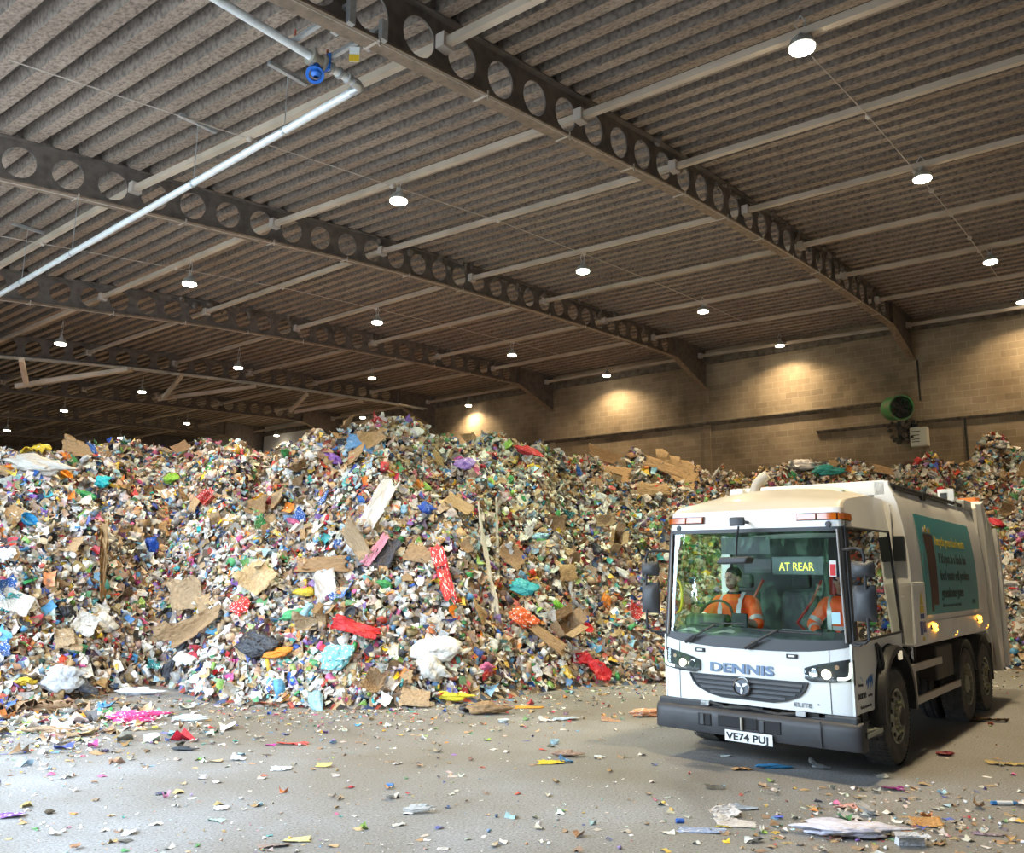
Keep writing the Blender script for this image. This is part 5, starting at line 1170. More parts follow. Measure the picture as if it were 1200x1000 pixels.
P(MB().prism([(.28, 1.0), (.31, .99), (.36, .965), (.34, .985)], 1.0985, 1.1015, 'x').prism([(.26, 1.015), (.29, 1.02), (.33, .995), (.30, 1.0)], 1.0985, 1.1015, 'x'), 'door_emblem', lgs, smooth=0)

# bumper
def bump(u, off=0.):
    t = lerp(-1, 1, u); return Vector((t * 1.175, -.075 + .03 * t * t + .20 * (1 - max(0., 1 - abs(t) ** 12) ** (1 / 12.)) + off, 0))
bt = [(t + 1) / 2 for t in TS]
bz = [(.31, .05), (.315, .01), (.36, 0), (.50, 0), (.555, .015), (.585, .05), (.59, .10)]
bm_ = MB().patch(lambda u, v: bump(bt[int(round(u * (len(TS) - 1)))], interp(v, np.linspace(0, 1, 7), [q[1] for q in bz])) + Vector((0, 0, interp(v, np.linspace(0, 1, 7), [q[0] for q in bz]))), len(TS) - 1, 6, .03)
bo = P(bm_, 'bumper', mat('bumper_charcoal', (.034, .034, .037), .5, noise=(6, .25)), smooth=40)
P(MB().box(-1.13, -.52, .0, .12, .565, .645).box(.80, 1.13, .0, .12, .565, .64).box(-.52, .80, .06, .12, .57, .6), 'bumper_top', BLK, bo, smooth=0, bevel=.02)
for a0, a1 in ((-.60, -.44), (.10, .36)):
    P(MB().box(a0, a1, -.082, -.04, .395, .525), 'bumper_recess', mat('recess_black', (.008, .008, .009), .7), bo, smooth=0, bevel=.01)
    P(MB().box(a0 + .03, a0 + .08, -.095, -.07, .40, .52), 'step_tread', GRY, bo, smooth=0, bevel=.006)
P(MB().box(-.36, .10, -.083, -.04, .41, .53), 'bumper_recess', mat('recess_black', (.008, .008, .009), .7), bo, smooth=0, bevel=.01)
P(MB().tube([(-.07, -.10, .40), (-.07, -.10, .53)], .016, 8), 'tow_pin', mat('pin_steel', (.5, .48, .4), .4, .8), bo)
P(MB().box(.775, .783, -.08, -.068, .32, .58), 'bumper_joint', BLK, bo, smooth=0)
# mechanism behind the gap under the skin
me_ = MB()
for k in range(14):
    a = random.uniform(-.45, .65); me_.box(a, a + random.uniform(.05, .16), .08, .2, .57, random.uniform(.6, .66))
me_.tube([(-.5, .03, .64), (-.3, .0, .60), (0, .02, .62), (.3, .0, .59), (.6, .03, .63)], .018, 8)
P(me_, 'hose_cluster', CHAS, smooth=0)
P(MB().box(-.60, -.5, -.0, .03, .60, .645).box(.5, .6, -.0, .03, .60, .645), 'hinge_bracket', mat('bracket_white', (.5, .5, .48), .5), smooth=0)
# number plate
np_ = P(MB().box(-.27, .27, -.105, -.095, .272, .387), 'number_plate', mat('plate_white', (.78, .80, .80), .4), smooth=0, bevel=.004)
P(MB().text('VE74 PUJ', .100, lambda u, v, w: Vector((-.250 + u, -.107 - w, .293 + v)), 0, .003, 1.22, offset=.003, space=1.02), 'plate_characters', mat('plate_black', (.01, .01, .01), .5), np_, smooth=0)
np_.location = (.005, 0, 0)
# step behind the bumper, front mudguards, side marker
for s in (1, -1):
    st_ = MB().prism([(.10, .44), (.62, .40), (.64, .47), (.10, .50)], min(s * .93, s * 1.19), max(s * .93, s * 1.19), 'x')
    so = P(st_, 'cab_step', BLK, smooth=0, bevel=.01)
    P(MB().prism([(.12, .501), (.62, .471), (.62, .476), (.12, .508)], min(s * .95, s * 1.18), max(s * .95, s * 1.18), 'x').box(min(s * 1.185, s * 1.195), max(s * 1.185, s * 1.195), .1, .63, .44, .48), 'step_tread', mat('tread_grey', (.30, .32, .28), .5, .4), so, smooth=0)
    mg = MB()
    r0, r1 = .60, .655
    ang = np.linspace(math.radians(-4), math.radians(186), 26)
    prof_ = [(r0, .74), (r1, .74), (r1 + .005, 1.17), (r1 - .01, 1.20), (r0 - .02, 1.20)]
    vs = [(s * x, 1.40 + (r + .02) * math.cos(a), .56 + r * 1.10 * math.sin(a)) for a in ang for r, x in prof_]; k = len(prof_)
    mg.add(vs, [(i * k + j, i * k + (j + 1) % k, (i + 1) * k + (j + 1) % k, (i + 1) * k + j) for i in range(len(ang) - 1) for j in range(k)] + [tuple(range(k)), tuple(range((len(ang) - 1) * k, len(ang) * k))])
    mgo = P(mg, 'mudguard', BLK, smooth=40)
    P(MB().box(min(s * 1.18, s * 1.21), max(s * 1.18, s * 1.21), 1.42, 1.52, 1.12, 1.22), 'side_lamp', mat('side_lamp_cream', (.6, .56, .42), .3, emit=((1, .85, .6), .4)), mgo, smooth=0, bevel=.01)
    P(MB().box(min(s * .8, s * 1.05), max(s * .8, s * 1.05), .42, .62, .48, .66), 'step_well', BLK, smooth=0)

# wheels
def tyre_prof(R, w): return [(R * .56, -w / 2 + .02), (R * .80, -w / 2), (R * .95, -w / 2 + .015), (R, -w / 2 + .05), (R, -.06), (R - .012, -.055), (R - .012, -.045), (R, -.04), (R, .04), (R - .012, .045), (R - .012, .055), (R, .06), (R, w / 2 - .05), (R * .95, w / 2 - .015), (R * .80, w / 2), (R * .56, w / 2 - .02)]
def wheel(s, y, dished, dual=False, xo=1.19, R=.525, w=.30):
    c = Vector((s * (xo - w / 2), y, R))
    t = P(MB().lathe(tyre_prof(R, w), c, (s, 0, 0), 44), 'wheel', RUB, smooth=30)
    tr = MB()
    for k in range(60):
        a = 2 * PI * k / 60; M = Matrix.Translation(c) @ Matrix.Rotation(-a, 4, 'X')
        tr.box(-.14, .14, -.012, .012, R - .008, R + .003, 0, M)
    P(tr, 'tread', RUB, t, smooth=0)
    h = w / 2
    if dished: pr = [(.295, h - .03), (.295, h - .005), (.275, h - .01), (.262, h - .06), (.25, -.02), (.17, -.03), (.13, .0), (.125, h - .03), (.10, h - .01), (.001, h - .01)]
    else: pr = [(.295, h - .03), (.295, h - .005), (.275, h - .01), (.262, h - .05), (.225, h - .02), (.19, h + .005), (.165, h - .01), (.15, h - .04), (.12, h - .03), (.11, h + .03), (.09, h + .045), (.001, h + .045)]
    rm = P(MB().lathe(pr, c, (s, 0, 0), 32), 'rim', RIM, t, smooth=40)
    nt_ = MB()
    for k in range(10):
        a = 2 * PI * k / 10; rr = .165; hh = h - .0 if not dished else -.02
        nt_.lathe([(.018, 0), (.018, .03), (.01, .038), (.001, .038)], c + Vector((s * (hh - .012), rr * math.cos(a), rr * math.sin(a))), (s, 0, 0), 6)
    P(nt_, 'wheel_nuts', mat('nut_yellow_green', (.42, .42, .22), .5, .3), t, smooth=0)
    if not dished: P(MB().lathe([(.11, h + .0), (.10, h + .05), (.06, h + .055), (.001, h + .055)], c, (s, 0, 0), 20), 'hub', CHAS, t)
    hl = MB()
    for k in range(10):
        a = 2 * PI * (k + .5) / 10; q = c + Vector((s * (h - .018 if not dished else -.02), .222 * math.cos(a), .222 * math.sin(a)))
        hl.lathe([(.026, .0), (.026, .012), (.001, .012)], q, (s, 0, 0), 10)
    P(hl, 'hand_holes', CHAS, t, smooth=0)
for s in (1, -1):
    wheel(s, 1.25, False); wheel(s, 5.02, True); wheel(s, 6.34, False)
    P(MB().lathe(tyre_prof(.52, .28), (s * .70, 5.02, .52), (s, 0, 0), 36), 'inner_tyre', RUB)
# axles, chassis rails, running gear
ch = MB()
for s in (-1, 1): ch.box(min(s * .36, s * .44), max(s * .36, s * .44), .35, 8.0, .74, 1.0)
for y in (1.25, 5.02, 6.34): ch.tube([(-.95, y, .52), (.95, y, .52)], .09, 10); ch.lathe([(.01, -.22), (.2, -.12), (.22, 0), (.2, .12), (.01, .22)], (0, y, .52), (1, 0, 0), 16)
for y in (.9, 2.2, 3.4, 4.4, 5.7, 7.0): ch.box(-.4, .4, y, y + .1, .76, .98)
P(ch, 'chassis', CHAS, smooth=30)
en = MB().box(-.55, .55, .35, 1.9, .55, 1.05).tube([(-.3, 1.9, .6), (-.3, 3.2, .55), (-.2, 4.8, .55)], .07, 10)
P(en, 'engine_block', CHAS, smooth=0, bevel=.04)
for s in (1, -1):
    tk = P(MB().box(min(s * .62, s * 1.13), max(s * .62, s * 1.13), 3.46, 4.42, .70, 1.14), 'tank_box', mat('tank_brown_black', (.06, .05, .042), .6, noise=(5, .4)), smooth=0, bevel=.03)
    rg = MB()
    for k in range(6): rg.tube([(s * random.uniform(.7, 1.05), 2.15 + k * .2, .66), (s * random.uniform(.7, 1.05), 2.15 + k * .2 + .03, 1.2)], random.uniform(.03, .07), 10)
    rg.box(min(s * .6, s * 1.0), max(s * .6, s * 1.0), 2.2, 2.75, .62, .98).tube([(s * 1.05, 2.62, .68), (s * 1.05, 2.62, 1.2)], .035, 8)
    P(rg, 'air_tanks', CHAS, smooth=30)
    P(MB().tube([(s * 1.06, 2.52, .7), (s * 1.06, 2.5, 1.2)], .022, 8), 'hydraulic_ram', CHR)
    sg = MB()
    sg.box(min(s * 1.155, s * 1.19), max(s * 1.155, s * 1.19), 2.05, 3.50, .93, 1.02).box(min(s * 1.155, s * 1.19), max(s * 1.155, s * 1.19), 2.10, 4.50, .545, .635)
    sg.prism([(2.02, 1.02), (2.12, 1.02), (2.17, .545), (2.07, .50)], min(s * 1.15, s * 1.188), max(s * 1.15, s * 1.188), 'x')
    P(sg, 'side_guard', mat('guard_aluminium', (.46, .43, .39), .45, .4), smooth=0, bevel=.008)
    for y in (5.02, 6.34):
        mg = MB(); ang = np.linspace(math.radians(12), math.radians(168), 16); k = 2
        vs = [(s * x, y + .60 * math.cos(a), .55 + .62 * math.sin(a)) for a in ang for x in (.7, 1.19)]
        mg.add(vs, [(i * 2, i * 2 + 1, i * 2 + 3, i * 2 + 2) for i in range(15)])
        o = P(mg, 'rear_mudguard', BLK, smooth=40); m = o.modifiers.new('solid', 'SOLIDIFY'); m.thickness = .02
    P(MB().box(min(s * .72, s * 1.18), max(s * .72, s * 1.18), 6.98, 7.0, .42, 1.0), 'mud_flap', BLK, smooth=0)

# ------------------------------------------------------------------ hopper body
def bx(z): return interp(z, [1.2, 1.3, 1.9, 2.3, 2.7, 2.95, 3.1, 3.2], [1.195, 1.2, 1.215, 1.205, 1.165, 1.12, 1.075, 1.03])
BZ = [1.24, 1.3, 1.5, 1.56, 1.8, 2.1, 2.4, 2.7, 2.95, 3.1, 3.2]
bd2 = MB()
for s in (1, -1):
    bd2.patch(lambda u, v: (s * bx(interp(v, np.linspace(0, 1, len(BZ)), BZ)), lerp(2.12, 6.85, u), interp(v, np.linspace(0, 1, len(BZ)), BZ)), 6, len(BZ) - 1, 0)
bd2.patch(lambda u, v: (lerp(-1.03, 1.03, u), lerp(2.12, 6.85, v), 3.2 + .04 * math.sin(PI * u)), 8, 2, 0)
bd2.patch(lambda u, v: (lerp(-1, 1, u) * bx(interp(v, [0, 1], [1.24, 3.2])), 2.12, lerp(1.24, 3.2, v)), 8, 12, 0)
bd2.box(-1.19, 1.19, 2.13, 6.8, 1.22, 1.27)
body = P(bd2, 'hopper_body', WHITE2, smooth=35)
# front frame of the body, standing proud behind the cab, with its raised top
ff = MB()
fz = [1.24, 1.9, 2.3, 2.7, 2.95, 3.1, 3.2, 3.26]
for s in (1, -1):
    ff.patch(lambda u, v: (s * (lerp(.86, bx(min(3.2, interp(v, np.linspace(0, 1, 8), fz))) + .015, u)), 2.06, interp(v, np.linspace(0, 1, 8), fz)), 2, 7, .08)
ff.box(-1.0, 1.0, 2.06, 2.16, 3.08, 3.27)
P(ff, 'body_front_frame', WHITE, smooth=20, bevel=.01)
for s in (1, -1):
    P(MB().box(min(s * 1.06, s * 1.19), max(s * 1.06, s * 1.19), 1.985, 2.06, 2.25, 2.56), 'exhaust_grille', mat('vent_black', (.02, .025, .028), .4), smooth=0, bevel=.012)
    # control locker
    lk = P(MB().box(min(s * .92, s * 1.235), max(s * .92, s * 1.235), 2.06, 2.68, 1.25, 2.0), 'locker', WHITE, smooth=0, bevel=.015)
    P(MB().box(min(s * 1.233, s * 1.239), max(s * 1.233, s * 1.239), 2.10, 2.64, 1.30, 1.96), 'locker_door', WHITE2, lk, smooth=0)
    st2 = MB()
    X0, X1 = min(s * 1.238, s * 1.242), max(s * 1.238, s * 1.242)
    st2.prism([(2.34, 1.72), (2.50, 1.72), (2.42, 1.88)], X0, X1, 'x', 0).box(X0, X1, 2.33, 2.51, 1.62, 1.71, 0).box(X0, X1, 2.33, 2.51, 1.55, 1.61, 1).box(X0, X1, 2.28, 2.41, 1.36, 1.52, 1).box(X0, X1, 2.44, 2.56, 1.38, 1.51, 1).box(X0, X1, 2.38, 2.46, 1.28, 1.33, 0)
    P(st2, 'warning_stickers', [mat('sticker_yellow', (.70, .52, .04), .5), mat('sticker_blue', (.05, .09, .28), .5)], lk, smooth=0)
    # markers and flashing beacons low on the body
    for y in (2.18, 4.35, 6.62):
        P(MB().lathe([(.001, .03), (.03, .028), (.04, .012), (.042, 0)], (s * 1.2, y, 1.30), (s, 0, 0), 14), 'side_marker', AMBON if s > 0 else AMB)
    for y in (2.95, 5.85):
        fo_ = P(MB().box(min(s * 1.205, s * 1.24), max(s * 1.205, s * 1.24), y - .10, y + .12, 1.40, 1.46), 'flasher_base', BLK, smooth=0, bevel=.01)
        P(MB().ell((s * 1.25, y, 1.445), (.035, .075, .035), 12, 8), 'flasher_lens', AMBON, fo_)
        P(MB().ell((s * 1.24, y + .13, 1.39), (.02, .07, .022), 10, 6), 'flasher_lens', AMBON, fo_)
    P(MB().tube([(s * 1.03, 2.2, 3.22), (s * 1.03, 6.8, 3.25)], .032, 8).tube([(s * 1.06, 2.3, 3.18), (s * 1.06, 5.2, 3.2)], .02, 6).box(min(s * 1.03, s * 1.1), max(s * 1.03, s * 1.1), 3.55, 3.68, 3.12, 3.22), 'top_rail', BLK)
    P(MB().patch(lambda u, v: (s * (bx(1.5) + .012), lerp(2.7, 6.8, u), lerp(1.27, 1.50, v)), 4, 1, -.012), 'lower_skirt', WHITE2, smooth=0)
# advert panel on the side
TEAL = mat('advert_teal', (.045, .30, .335), .4)
SX = lambda z, o=.008: bx(z) + o
sz = np.linspace(1.58, 2.88, 11)
sg_ = MB().patch(lambda u, v: (SX(lerp(1.58, 2.88, v)), lerp(2.74, 6.05, u), lerp(1.58, 2.88, v)), 6, 12, -.006)
ad_ = P(sg_, 'advert_panel', TEAL, smooth=40)
def on_ad(y0, z0): return lambda u, v, w: (SX(z0 + v, .016) + w, y0 + u, z0 + v)
YEL = mat('advert_yellow', (.62, .50, .05), .5); GRN = mat('advert_green', (.20, .33, .06), .5); DKT = mat('advert_dark', (.03, .07, .06), .5)
P(MB().text('Recycle your food waste', .185, on_ad(3.55, 2.50), 0, .003, 1.02, offset=.004), 'advert_headline', YEL, ad_, smooth=0)
tl = MB()
for k, ln in enumerate(("If it's put in a black bin", 'food waste will produce', 'greenhouse gases')):
    P(MB().text(ln, .195, on_ad(3.62, 2.26 - .235 * k), 0, .003, .98, offset=.004), 'advert_lettering', DKT, ad_, smooth=0)
gb = MB()
for k, L in enumerate((2.25, 2.2, 1.62)):
    gb.patch(lambda u, v: (SX(lerp(2.22 - .235 * k, 2.43 - .235 * k, v), .011), lerp(3.56, 3.56 + L, u), lerp(2.22 - .235 * k, 2.43 - .235 * k, v)), 2, 2, -.002)
P(gb, 'advert_text_bands', mat('advert_band_green', (.075, .27, .17), .5), ad_, smooth=0)
P(MB().text('Find out more at your council website', .075, on_ad(3.62, 1.66), 0, .002, 1.0).text('LOVE', .10, on_ad(5.55, 1.67), 0, .002), 'advert_small_print', mat('advert_small', (.10, .16, .17), .5), ad_, smooth=0)
# brown bin picture on the advert: a tapering bin heaped with food scraps
bn = MB().patch(lambda u, v: (SX(lerp(1.70, 2.63, v), .013), lerp(lerp(3.02, 2.98, v), lerp(3.40, 3.47, v), u), lerp(1.70, 2.63, v)), 2, 8, -.003)
bn.patch(lambda u, v: (SX(lerp(1.62, 1.72, v), .013), lerp(3.02, 3.14, u), lerp(1.62, 1.72, v)), 1, 1, -.003)
P(bn, 'bin_picture', mat('advert_brown', (.075, .026, .014), .5), ad_, smooth=0)
fd = MB()
for k, (y, r) in enumerate(((3.04, .06), (3.15, .075), (3.26, .06), (3.36, .06))):
    fd.prism([(y - r, 2.62), (y + r, 2.62), (y + r * .7, 2.70), (y, 2.62 + r * 1.7), (y - r * .6, 2.70)], SX(2.66, .012), SX(2.66, .015), 'x', k % 2)
P(fd, 'food_picture', [mat('advert_cream', (.62, .58, .50), .5), YEL], ad_, smooth=0)

# tailgate
tg_ = MB()
pf = [(6.86, 3.24), (7.25, 3.38), (8.1, 2.98), (8.42, 2.72), (8.44, 2.2), (8.36, .52), (7.55, .50), (7.25, 1.0), (6.86, 1.2)]
tg_.prism(pf, -1.16, 1.16, 'x')
tail = P(tg_, 'tailgate', WHITE2, smooth=0, bevel=.02)
for s in (1, -1):
    X0, X1 = min(s * 1.16, s * 1.25), max(s * 1.16, s * 1.25)
    P(MB().prism([(6.82, 3.30), (7.06, 3.36), (7.62, .66), (7.42, .52), (7.22, 1.15)], X0, X1, 'x'), 'tailgate_rib', WHITE, tail, smooth=0, bevel=.012)
    P(MB().prism([(7.42, 3.2), (7.52, 3.16), (7.86, .60), (7.74, .56)], min(s * 1.16, s * 1.21), max(s * 1.16, s * 1.21), 'x'), 'tailgate_rib', WHITE2, tail, smooth=0, bevel=.01)
    P(MB().prism([(8.14, 2.95), (8.40, 2.74), (8.42, 2.2), (8.34, .54), (8.2, .54), (8.26, 2.2)], min(s * 1.16, s * 1.23), max(s * 1.16, s * 1.23), 'x'), 'tailgate_rib', WHITE, tail, smooth=0, bevel=.01)
    P(MB().tube([(s * 1.17, 7.0, 3.3), (s * 1.17, 7.62, 1.3)], .03, 8), 'tailgate_ram', mat('ram_dark', (.12, .11, .1), .5, .5), tail)
P(MB().box(.82, 1.06, 5.75, 5.79, 3.20, 3.47, 0).box(.86, .96, 5.735, 5.745, 3.30, 3.41, 1).box(1.02, 1.06, 5.75, 5.9, 3.1, 3.3, 0), 'work_lamp', [WHITE, BLK], smooth=0, bevel=.008)
P(MB().box(.95, 1.1, 6.3, 6.85, 3.2, 3.34).box(.85, 1.0, 6.0, 6.3, 3.22, 3.3), 'top_box', mat('top_box_grey', (.5, .5, .48), .5), smooth=0, bevel=.02)
ob = MB().box(.78, 1.12, 7.45, 7.52, 3.36, 3.46).box(1.05, 1.12, 7.45, 7.52, 2.9, 3.46).box(.78, .84, 7.45, 7.52, 3.2, 3.46)
P(ob, 'lift_bar', mat('lift_orange', (.78, .20, .02), .45), tail, smooth=0, bevel=.008)

# ------------------------------------------------------------------ inside the cab
itr = MB().box(-1.03, 1.03, .16, 1.98, .86, .92).box(-1.04, 1.04, 1.94, 1.98, .9, 2.55)
itr.patch(lambda u, v: (lerp(-1.0, 1.0, u), lerp(.22, 1.95, v), 2.60 + .03 * math.sin(PI * u)), 6, 4, .015)
P(itr, 'cab_lining', INT, smooth=20)
dh = MB().prism([(.13, 1.30), (.17, 1.40), (.34, 1.46), (.52, 1.45), (.60, 1.36), (.58, .95), (.2, .95)], -1.02, 1.02, 'x')
dash = P(dh, 'dashboard', INT2, smooth=0, bevel=.03)
P(MB().prism([(.30, 1.45), (.50, 1.455), (.56, 1.56), (.48, 1.60), (.34, 1.58)], -.95, -.42, 'x'), 'instrument_hood', INT, dash, bevel=.03)
P(MB().box(-.36, -.16, .36, .40, 1.46, 1.62), 'dash_monitor', BLK, dash, smooth=0, bevel=.012)
P(MB().box(.15, .5, .60, .62, 1.30, 1.45), 'paper_holder', mat('paper_and_reflection_white', (.75, .75, .74), .7), dash, smooth=0)
P(MB().patch(lambda u, v: (lerp(-.95, -.25, u), lerp(.17, .42, v), 1.402 + .06 * v + .012 * math.sin(9 * u)), 8, 4, .004), 'dash_reflection_sheet', mat('paper_and_reflection_white', (.75, .75, .74), .7), dash, smooth=30)  # white sheet added on the dash, standing in for a bright reflection
sw_ = MB().tube([(-.67 + .22 * math.cos(t), .60 + .10 * math.sin(t), 1.55 + .2 * math.sin(t)) for t in np.linspace(0, 2 * PI, 29)], .016, 8).tube([(-.67, .60, 1.55), (-.67, .48, 1.35)], .03, 8).tube([(-.88, .6, 1.55), (-.46, .6, 1.55)], .014, 6)
P(sw_, 'steering_wheel', BLK)
for a in (-.67, .08, .74):
    se = P(MB().box(a - .24, a + .24, .85, 1.38, 1.18, 1.30).prism([(1.28, 1.28), (1.40, 1.26), (1.52, 1.86), (1.42, 1.88)], a - .23, a + .23, 'x'), 'seat', INT, smooth=0, bevel=.05)
    P(MB().box(a - .12, a + .12, 1.46, 1.56, 1.90, 2.08), 'headrest', INT, se, smooth=0, bevel=.04)
    P(MB().box(a - .2, a + .2, .95, 1.35, .92, 1.18), 'seat_base', BLK, se, smooth=0)
    P(MB().tube([(a + .27, 1.45, 2.0), (a + .20, 1.28, 1.75), (a + .05, 1.16, 1.50), (a + .22, 1.30, 1.28)], .02, 6), 'seat_belt', mat('belt_red', (.50, .03, .03), .6), se)
P(MB().lathe([(.001, 0), (.07, 0), (.075, .03), (.075, .36), (.05, .42), (.025, .44), (.025, .5), (.001, .5)], (.40, 1.80, 1.65), (0, 0, 1), 18), 'fire_extinguisher', mat('extinguisher_red', (.6, .02, .02), .3))
P(MB().tube([(-.98, .22, 2.0), (-.93, .20, 1.97), (-.90, .19, 1.88), (-.90, .19, 1.72), (-.93, .20, 1.64), (-.98, .22, 1.61)], .018, 8), 'grab_handle', mat('grab_yellow', (.85, .58, .02), .4))
ds = P(MB().box(.22, .80, .235, .255, 2.07, 2.27), 'destination_display', mat('display_grey', (.20, .26, .25), .4), smooth=0, bevel=.008)
P(MB().text('AT REAR', .125, lambda u, v, w: Vector((.30 + u, .233 - w, 2.118 + v)), 0, .003, .80), 'display_text', mat('display_text_yellow', (.8, .8, .1), .5, emit=((.85, .9, .12), 1.3)), ds, smooth=0)
P(MB().box(-.12, .2, .255, .27, 2.09, 2.25).box(-.4, .2, .25, .26, 2.30, 2.5), 'sun_visor', INT2, smooth=0)
def on_glass(a, z, o=.012): p = front(a / hw(z), z); p.y += o; return p
stk = MB().patch(lambda u, v: on_glass(lerp(.895, .965, u), lerp(2.055, 2.225, v), .002), 2, 2, -.002)
so_ = P(stk, 'windscreen_sticker', mat('sticker_red_white', (.75, .72, .70), .5), smooth=0)
P(MB().patch(lambda u, v: on_glass(lerp(.903, .958, u), lerp(2.065, 2.185, v), -.001), 2, 2, -.002), 'sticker_print', mat('sticker_red', (.62, .02, .02), .5), so_, smooth=0)
P(MB().patch(lambda u, v: on_glass(lerp(.90, .985, u), lerp(1.56, 1.68, v), .002), 2, 2, -.002), 'windscreen_sticker', mat('sticker_pale_blue', (.42, .66, .80), .5), smooth=0)

# ------------------------------------------------------------------ people in the cab
SKIN = mat('skin', (.60, .36, .27), .55, noise=(20, .12)); HAIR = mat('dark_hair', (.035, .025, .02), .7); NAVY = mat('navy_cloth', (.015, .02, .045), .8)
m_hi = mat('orange_hi_vis', (.90, .12, .015), .65, noise=(6, .15), emit=((1, .10, .0), .06)); SILV = mat('silver_tape', (.62, .64, .62), .35, .2); TROU = mat('dark_trousers', (.02, .022, .03), .8)
def remesh(o, vox, it=3):
    m = o.modifiers.new('join', 'REMESH'); m.mode = 'VOXEL'; m.voxel_size = vox; m.use_smooth_shade = True
    s_ = o.modifiers.new('smooth', 'SMOOTH'); s_.iterations = it; s_.factor = .5
def person(name, loc, label, J, head_turn=0., hair='short', cap=False, rz=0.):
    """seated figure, hips at the origin, facing -y"""
    e = empty(name, loc, rz); tag(e, label, 'person', 'crew in the truck cab')
    b = MB()
    b.capsule((0, 0, .06), (0, -.01, .22), .145, .135, 16).capsule((0, -.01, .22), (0, -.02, .40), .14, .15, 16)
    for s in (1, -1): b.capsule((0, -.02, .42), (s * .16, 0, .45), .10, .075, 12)
    b.capsule((0, -.01, .45), (0, -.03, .60), .062, .056, 12)
    H = Vector((0, -.05, .70)); R = Matrix.Rotation(head_turn, 3, 'Z')
    hp = lambda x, y, z: H + R @ Vector((x, y, z))
    b.ell(hp(0, .012, .03), (.074, .096, .092), 18, 12, 0, R); b.ell(hp(0, -.022, -.035), (.060, .072, .082), 16, 10, 0, R)
    b.ell(hp(0, -.052, -.085), (.032, .030, .024), 10, 8, 0, R)                                    # chin
    b.capsule(hp(0, -.088, .022), hp(0, -.108, -.020), .010, .016, 10)                              # nose
    b.ell(hp(0, -.088, -.056), (.026, .012, .010), 10, 6, 0, R)                                     # lips
    b.ell(hp(0, -.083, .036), (.055, .014, .010), 12, 6, 0, R)                                      # brow
    for s in (1, -1): b.ell(hp(s * .076, .012, -.005), (.010, .020, .032), 8, 6, 0, R)               # ears
    for s in (1, -1):
        sh, el, wr = [Vector(q) for q in J['arm%d' % s]]
        b.capsule(sh, el, .056, .046, 12).capsule(el, wr, .045, .030, 12)
        d = (wr - el).normalized(); side = d.cross(Vector((0, 0, 1))).normalized(); dn = side.cross(d)
        pm = wr + d * .05
        b.capsule(wr, wr + d * .075, .028, .034, 10)
        b.ell(pm + d * .02, (.036, .036, .03), 10, 6)
        for k, (o_, L) in enumerate(((-.027, .068), (-.009, .080), (.009, .075), (.027, .058))):
            r0 = wr + d * .085 + side * o_; r1 = r0 + d * L * .5 - dn * .010; r2 = r1 + d * L * .25 - dn * .034
            b.capsule(r0, r1, .0092, .0088, 8).capsule(r1, r2, .0088, .0075, 8)
        t0 = wr + d * .03 + side * s * .032; t1 = t0 + d * .035 + side * s * .022 - dn * .012
        b.capsule(t0, t1, .012, .010, 8).capsule(t1, t1 + d * .028 - dn * .012, .010, .008, 8)
        hip, kn, ft = (s * .09, -.02, .06), (s * .14, -.42, .10), (s * .13, -.42, -.30)
        b.capsule(hip, kn, .085, .06, 12).capsule(kn, ft, .058, .042, 12).capsule(ft, (s * .13, -.54, -.33), .045, .035, 10)
    bo_ = b.build('body', SKIN, e, smooth=60); remesh(bo_, .0085)
    j = MB()
    j.capsule((0, 0, .10), (0, -.01, .25), .168, .165, 18).capsule((0, -.01, .25), (0, -.02, .395), .165, .168, 18)
    for s in (1, -1):
        sh, el, wr = [Vector(q) for q in J['arm%d' % s]]
        j.capsule((0, -.02, .415), (s * .17, 0, .44), .115, .088, 14)
        j.capsule(sh, sh.lerp(el, J['sleeve']), .078, .072, 14)
        if J['sleeve'] >= 1: j.capsule(el, el.lerp(wr, .8), .066, .052, 14)
    jo = j.build('hi_vis_jacket', m_hi, e, smooth=60); remesh(jo, .012)
    # reflective tape: two braces over the shoulders, a waist band and bands round the sleeves
    tp = MB()
    for s in (1, -1):
        tp.patch(lambda u, v: (s * (.085 + .05 * v), interp(u, [0, .25, .5, .75, 1], [-.172, -.185, -.175, -.12, -.02]), interp(u, [0, .25, .5, .75, 1], [.06, .20, .36, .475, .545])), 12, 2, .01)
        sh, el, wr = [Vector(q) for q in J['arm%d' % s]]
        c = sh.lerp(el, .8); d = (el - sh).normalized()
        tp.lathe([(.070, -.028), (.080, -.026), (.080, .026), (.070, .028)], c, d, 18)
        if J['sleeve'] >= 1: tp.lathe([(.058, -.025), (.068, -.024), (.066, .024), (.058, .025)], el.lerp(wr, .5), (wr - el).normalized(), 18)
    tp.lathe([(.166, -.025), (.178, -.024), (.178, .024), (.166, .025)], (0, -.005, .17), (0, 0, 1), 24)
    tp.build('reflective_tape', SILV, e, smooth=40)
    cl = MB().lathe([(.066, -.02), (.085, .0), (.080, .035), (.066, .05), (.062, .03)], (0, -.025, .515), (0, -.15, 1), 18)
    cl.build('collar', NAVY, e, smooth=40)
    tr_ = MB()
    for s in (1, -1): tr_.capsule((s * .09, -.02, .05), (s * .14, -.42, .10), .10, .078, 12).capsule((s * .14, -.42, .10), (s * .13, -.42, -.27), .074, .06, 12)
    to = tr_.build('trousers', TROU, e, smooth=60); remesh(to, .015)
    for s in (1, -1):
        ey = MB().ell(hp(s * .030, -.085, .012), (.012, .008, .008), 10, 6)
        o = ey.build('eye', mat('eye_dark', (.03, .02, .018), .2), e)
    hr = MB()
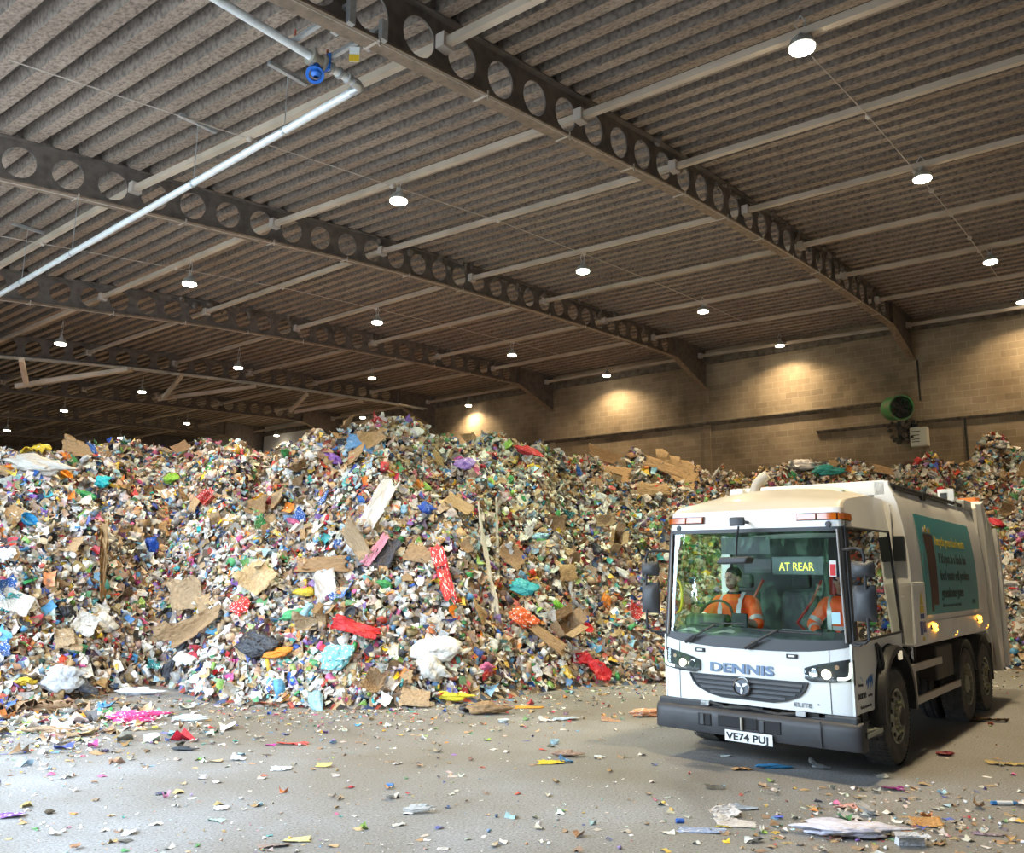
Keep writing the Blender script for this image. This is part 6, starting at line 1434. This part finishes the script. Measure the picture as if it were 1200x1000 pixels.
    if cap:
        hr.ell(hp(0, .012, .050), (.083, .104, .088), 18, 12, 0, R).ell(hp(0, .02, .03), (.086, .105, .03), 18, 8, 0, R)
        hr.build('beanie', NAVY, e, smooth=60)
    else:
        hr.ell(hp(0, .019, .050), (.080, .0955, .083), 18, 12, 0, R)
        ho_ = hr.build('hair', HAIR, e, smooth=60)
        bd3 = MB().ell(hp(0, -.030, -.072), (.055, .062, .046), 14, 10, 0, R)
        bd3.build('beard', mat('short_beard', (.24, .13, .095), .8), e, smooth=60)
    return e
def tw(a, b, z):
    M = Matrix.Rotation(TRZ, 4, 'Z'); q = M @ Vector((a, b, z)); return (TLOC[0] + q.x, TLOC[1] + q.y, z)
JD = {'arm1': [(.20, 0, .43), (.31, -.16, .22), (.20, -.36, .28)], 'arm-1': [(-.20, 0, .43), (-.31, -.16, .22), (-.18, -.38, .28)], 'sleeve': .92}
DR = person('person', tw(-.605, 1.05, 1.215), 'driver in an orange hi-vis shirt with dark short hair and beard, behind the steering wheel', JD, math.radians(-14), rz=TRZ); DR.scale = (1.15, 1.15, 1.15)
JP = {'arm1': [(.19, 0, .43), (.27, -.06, .18), (.20, -.30, .12)], 'arm-1': [(-.20, 0, .43), (-.32, -.12, .20), (-.20, -.36, .12)], 'sleeve': 1.0}
person('person', tw(.72, 1.06, 1.30), 'crew member in orange hi-vis and navy cap, in the passenger seat', JP, math.radians(10), cap=True, rz=TRZ)

# ------------------------------------------------------------------ trees across the yard, daylight
def tree(x, y, h, lab, seed, c1):
    r = random.Random(seed); e = empty('yard_tree', (x, y, 0)); tag(e, lab, 'tree', 'trees across the yard')
    MB().tube([(0, 0, -.02), (.1, .05, h * .3), (.05, .1, h * .6)], .2, 8, radii=[.25, .18, .08]).build('trunk', mat('bark', (.10, .075, .05), .9), e)
    n = 5200; q = np.random.default_rng(seed); d = q.normal(size=(n, 3)); d /= np.linalg.norm(d, axis=1)[:, None]
    lob = q.normal(size=(9, 3)) * np.array([h * .13, h * .13, h * .2]) + np.array([0, 0, h * .52])
    Pp = lob[q.integers(0, 9, n)] + d * q.uniform(.4, 1, (n, 1)) * h * .2
    bv, bf = grid_patch(2, 1); v = np.repeat(bv[None], n, 0); v[:, :, 1] *= .6; v[:, :, 2] += v[:, :, 0] ** 2
    R = rot_mats(n, d, .8); w = np.einsum('nij,nvj->nvi', R, v * q.uniform(.4, .9, (n, 1, 1))) + Pp[:, None, :]
    f = bf[None] + (np.arange(n) * 6)[:, None, None]
    me = mesh_np('leaves', w.reshape(-1, 3), f.reshape(-1, 4), None, (c1,)); o = bpy.data.objects.new('leaves', me); COL.objects.link(o); o.parent = e
lf1 = mat('bright_leaves', (.16, .36, .04), .5, noise=(.9, .5)); lf2 = mat('deep_leaves', (.03, .11, .035), .6, noise=(.9, .5))
for k, (x, y, h, lab, m) in enumerate(((-15, 17.5, 9, 'bright green tree reflected in the left of the truck windscreen', lf1), (-15.5, 13.3, 9, 'dark tree reflected in the middle of the truck windscreen', lf2), (-15, 9.2, 9, 'dark tree reflected in the right of the truck windscreen', lf2),
        (-15, 20.9, 8, 'bright green tree past the left edge of the windscreen reflection', lf1), (-14, 5.0, 8, 'dark tree at the near end of the yard row', lf2), (-16, 27, 8, 'dark tree at the far end of the yard row', lf2))):
    tree(x, y, h, lab, 40 + k, m)
w = bpy.data.worlds.new('daylight'); scene.world = w; w.use_nodes = True
bg = w.node_tree.nodes['Background']; bg.inputs['Color'].default_value = (.66, .81, 1., 1); bg.inputs['Strength'].default_value = WORLD_STRENGTH
po = bpy.data.lights.new('doorway_portal', 'AREA'); po.shape = 'RECTANGLE'; po.size = 15.8; po.size_y = 7.3; po.cycles.is_portal = True
pl = bpy.data.objects.new('doorway_portal', po); COL.objects.link(pl); pl.location = (-.3, 12.1, 3.65); pl.rotation_euler = (math.radians(90), 0, math.radians(-90))
scene.view_settings.view_transform = 'Standard'; scene.view_settings.look = 'None'; scene.view_settings.gamma = 1; scene.view_settings.use_curve_mapping = False
scene.view_settings.exposure = EXPOSURE
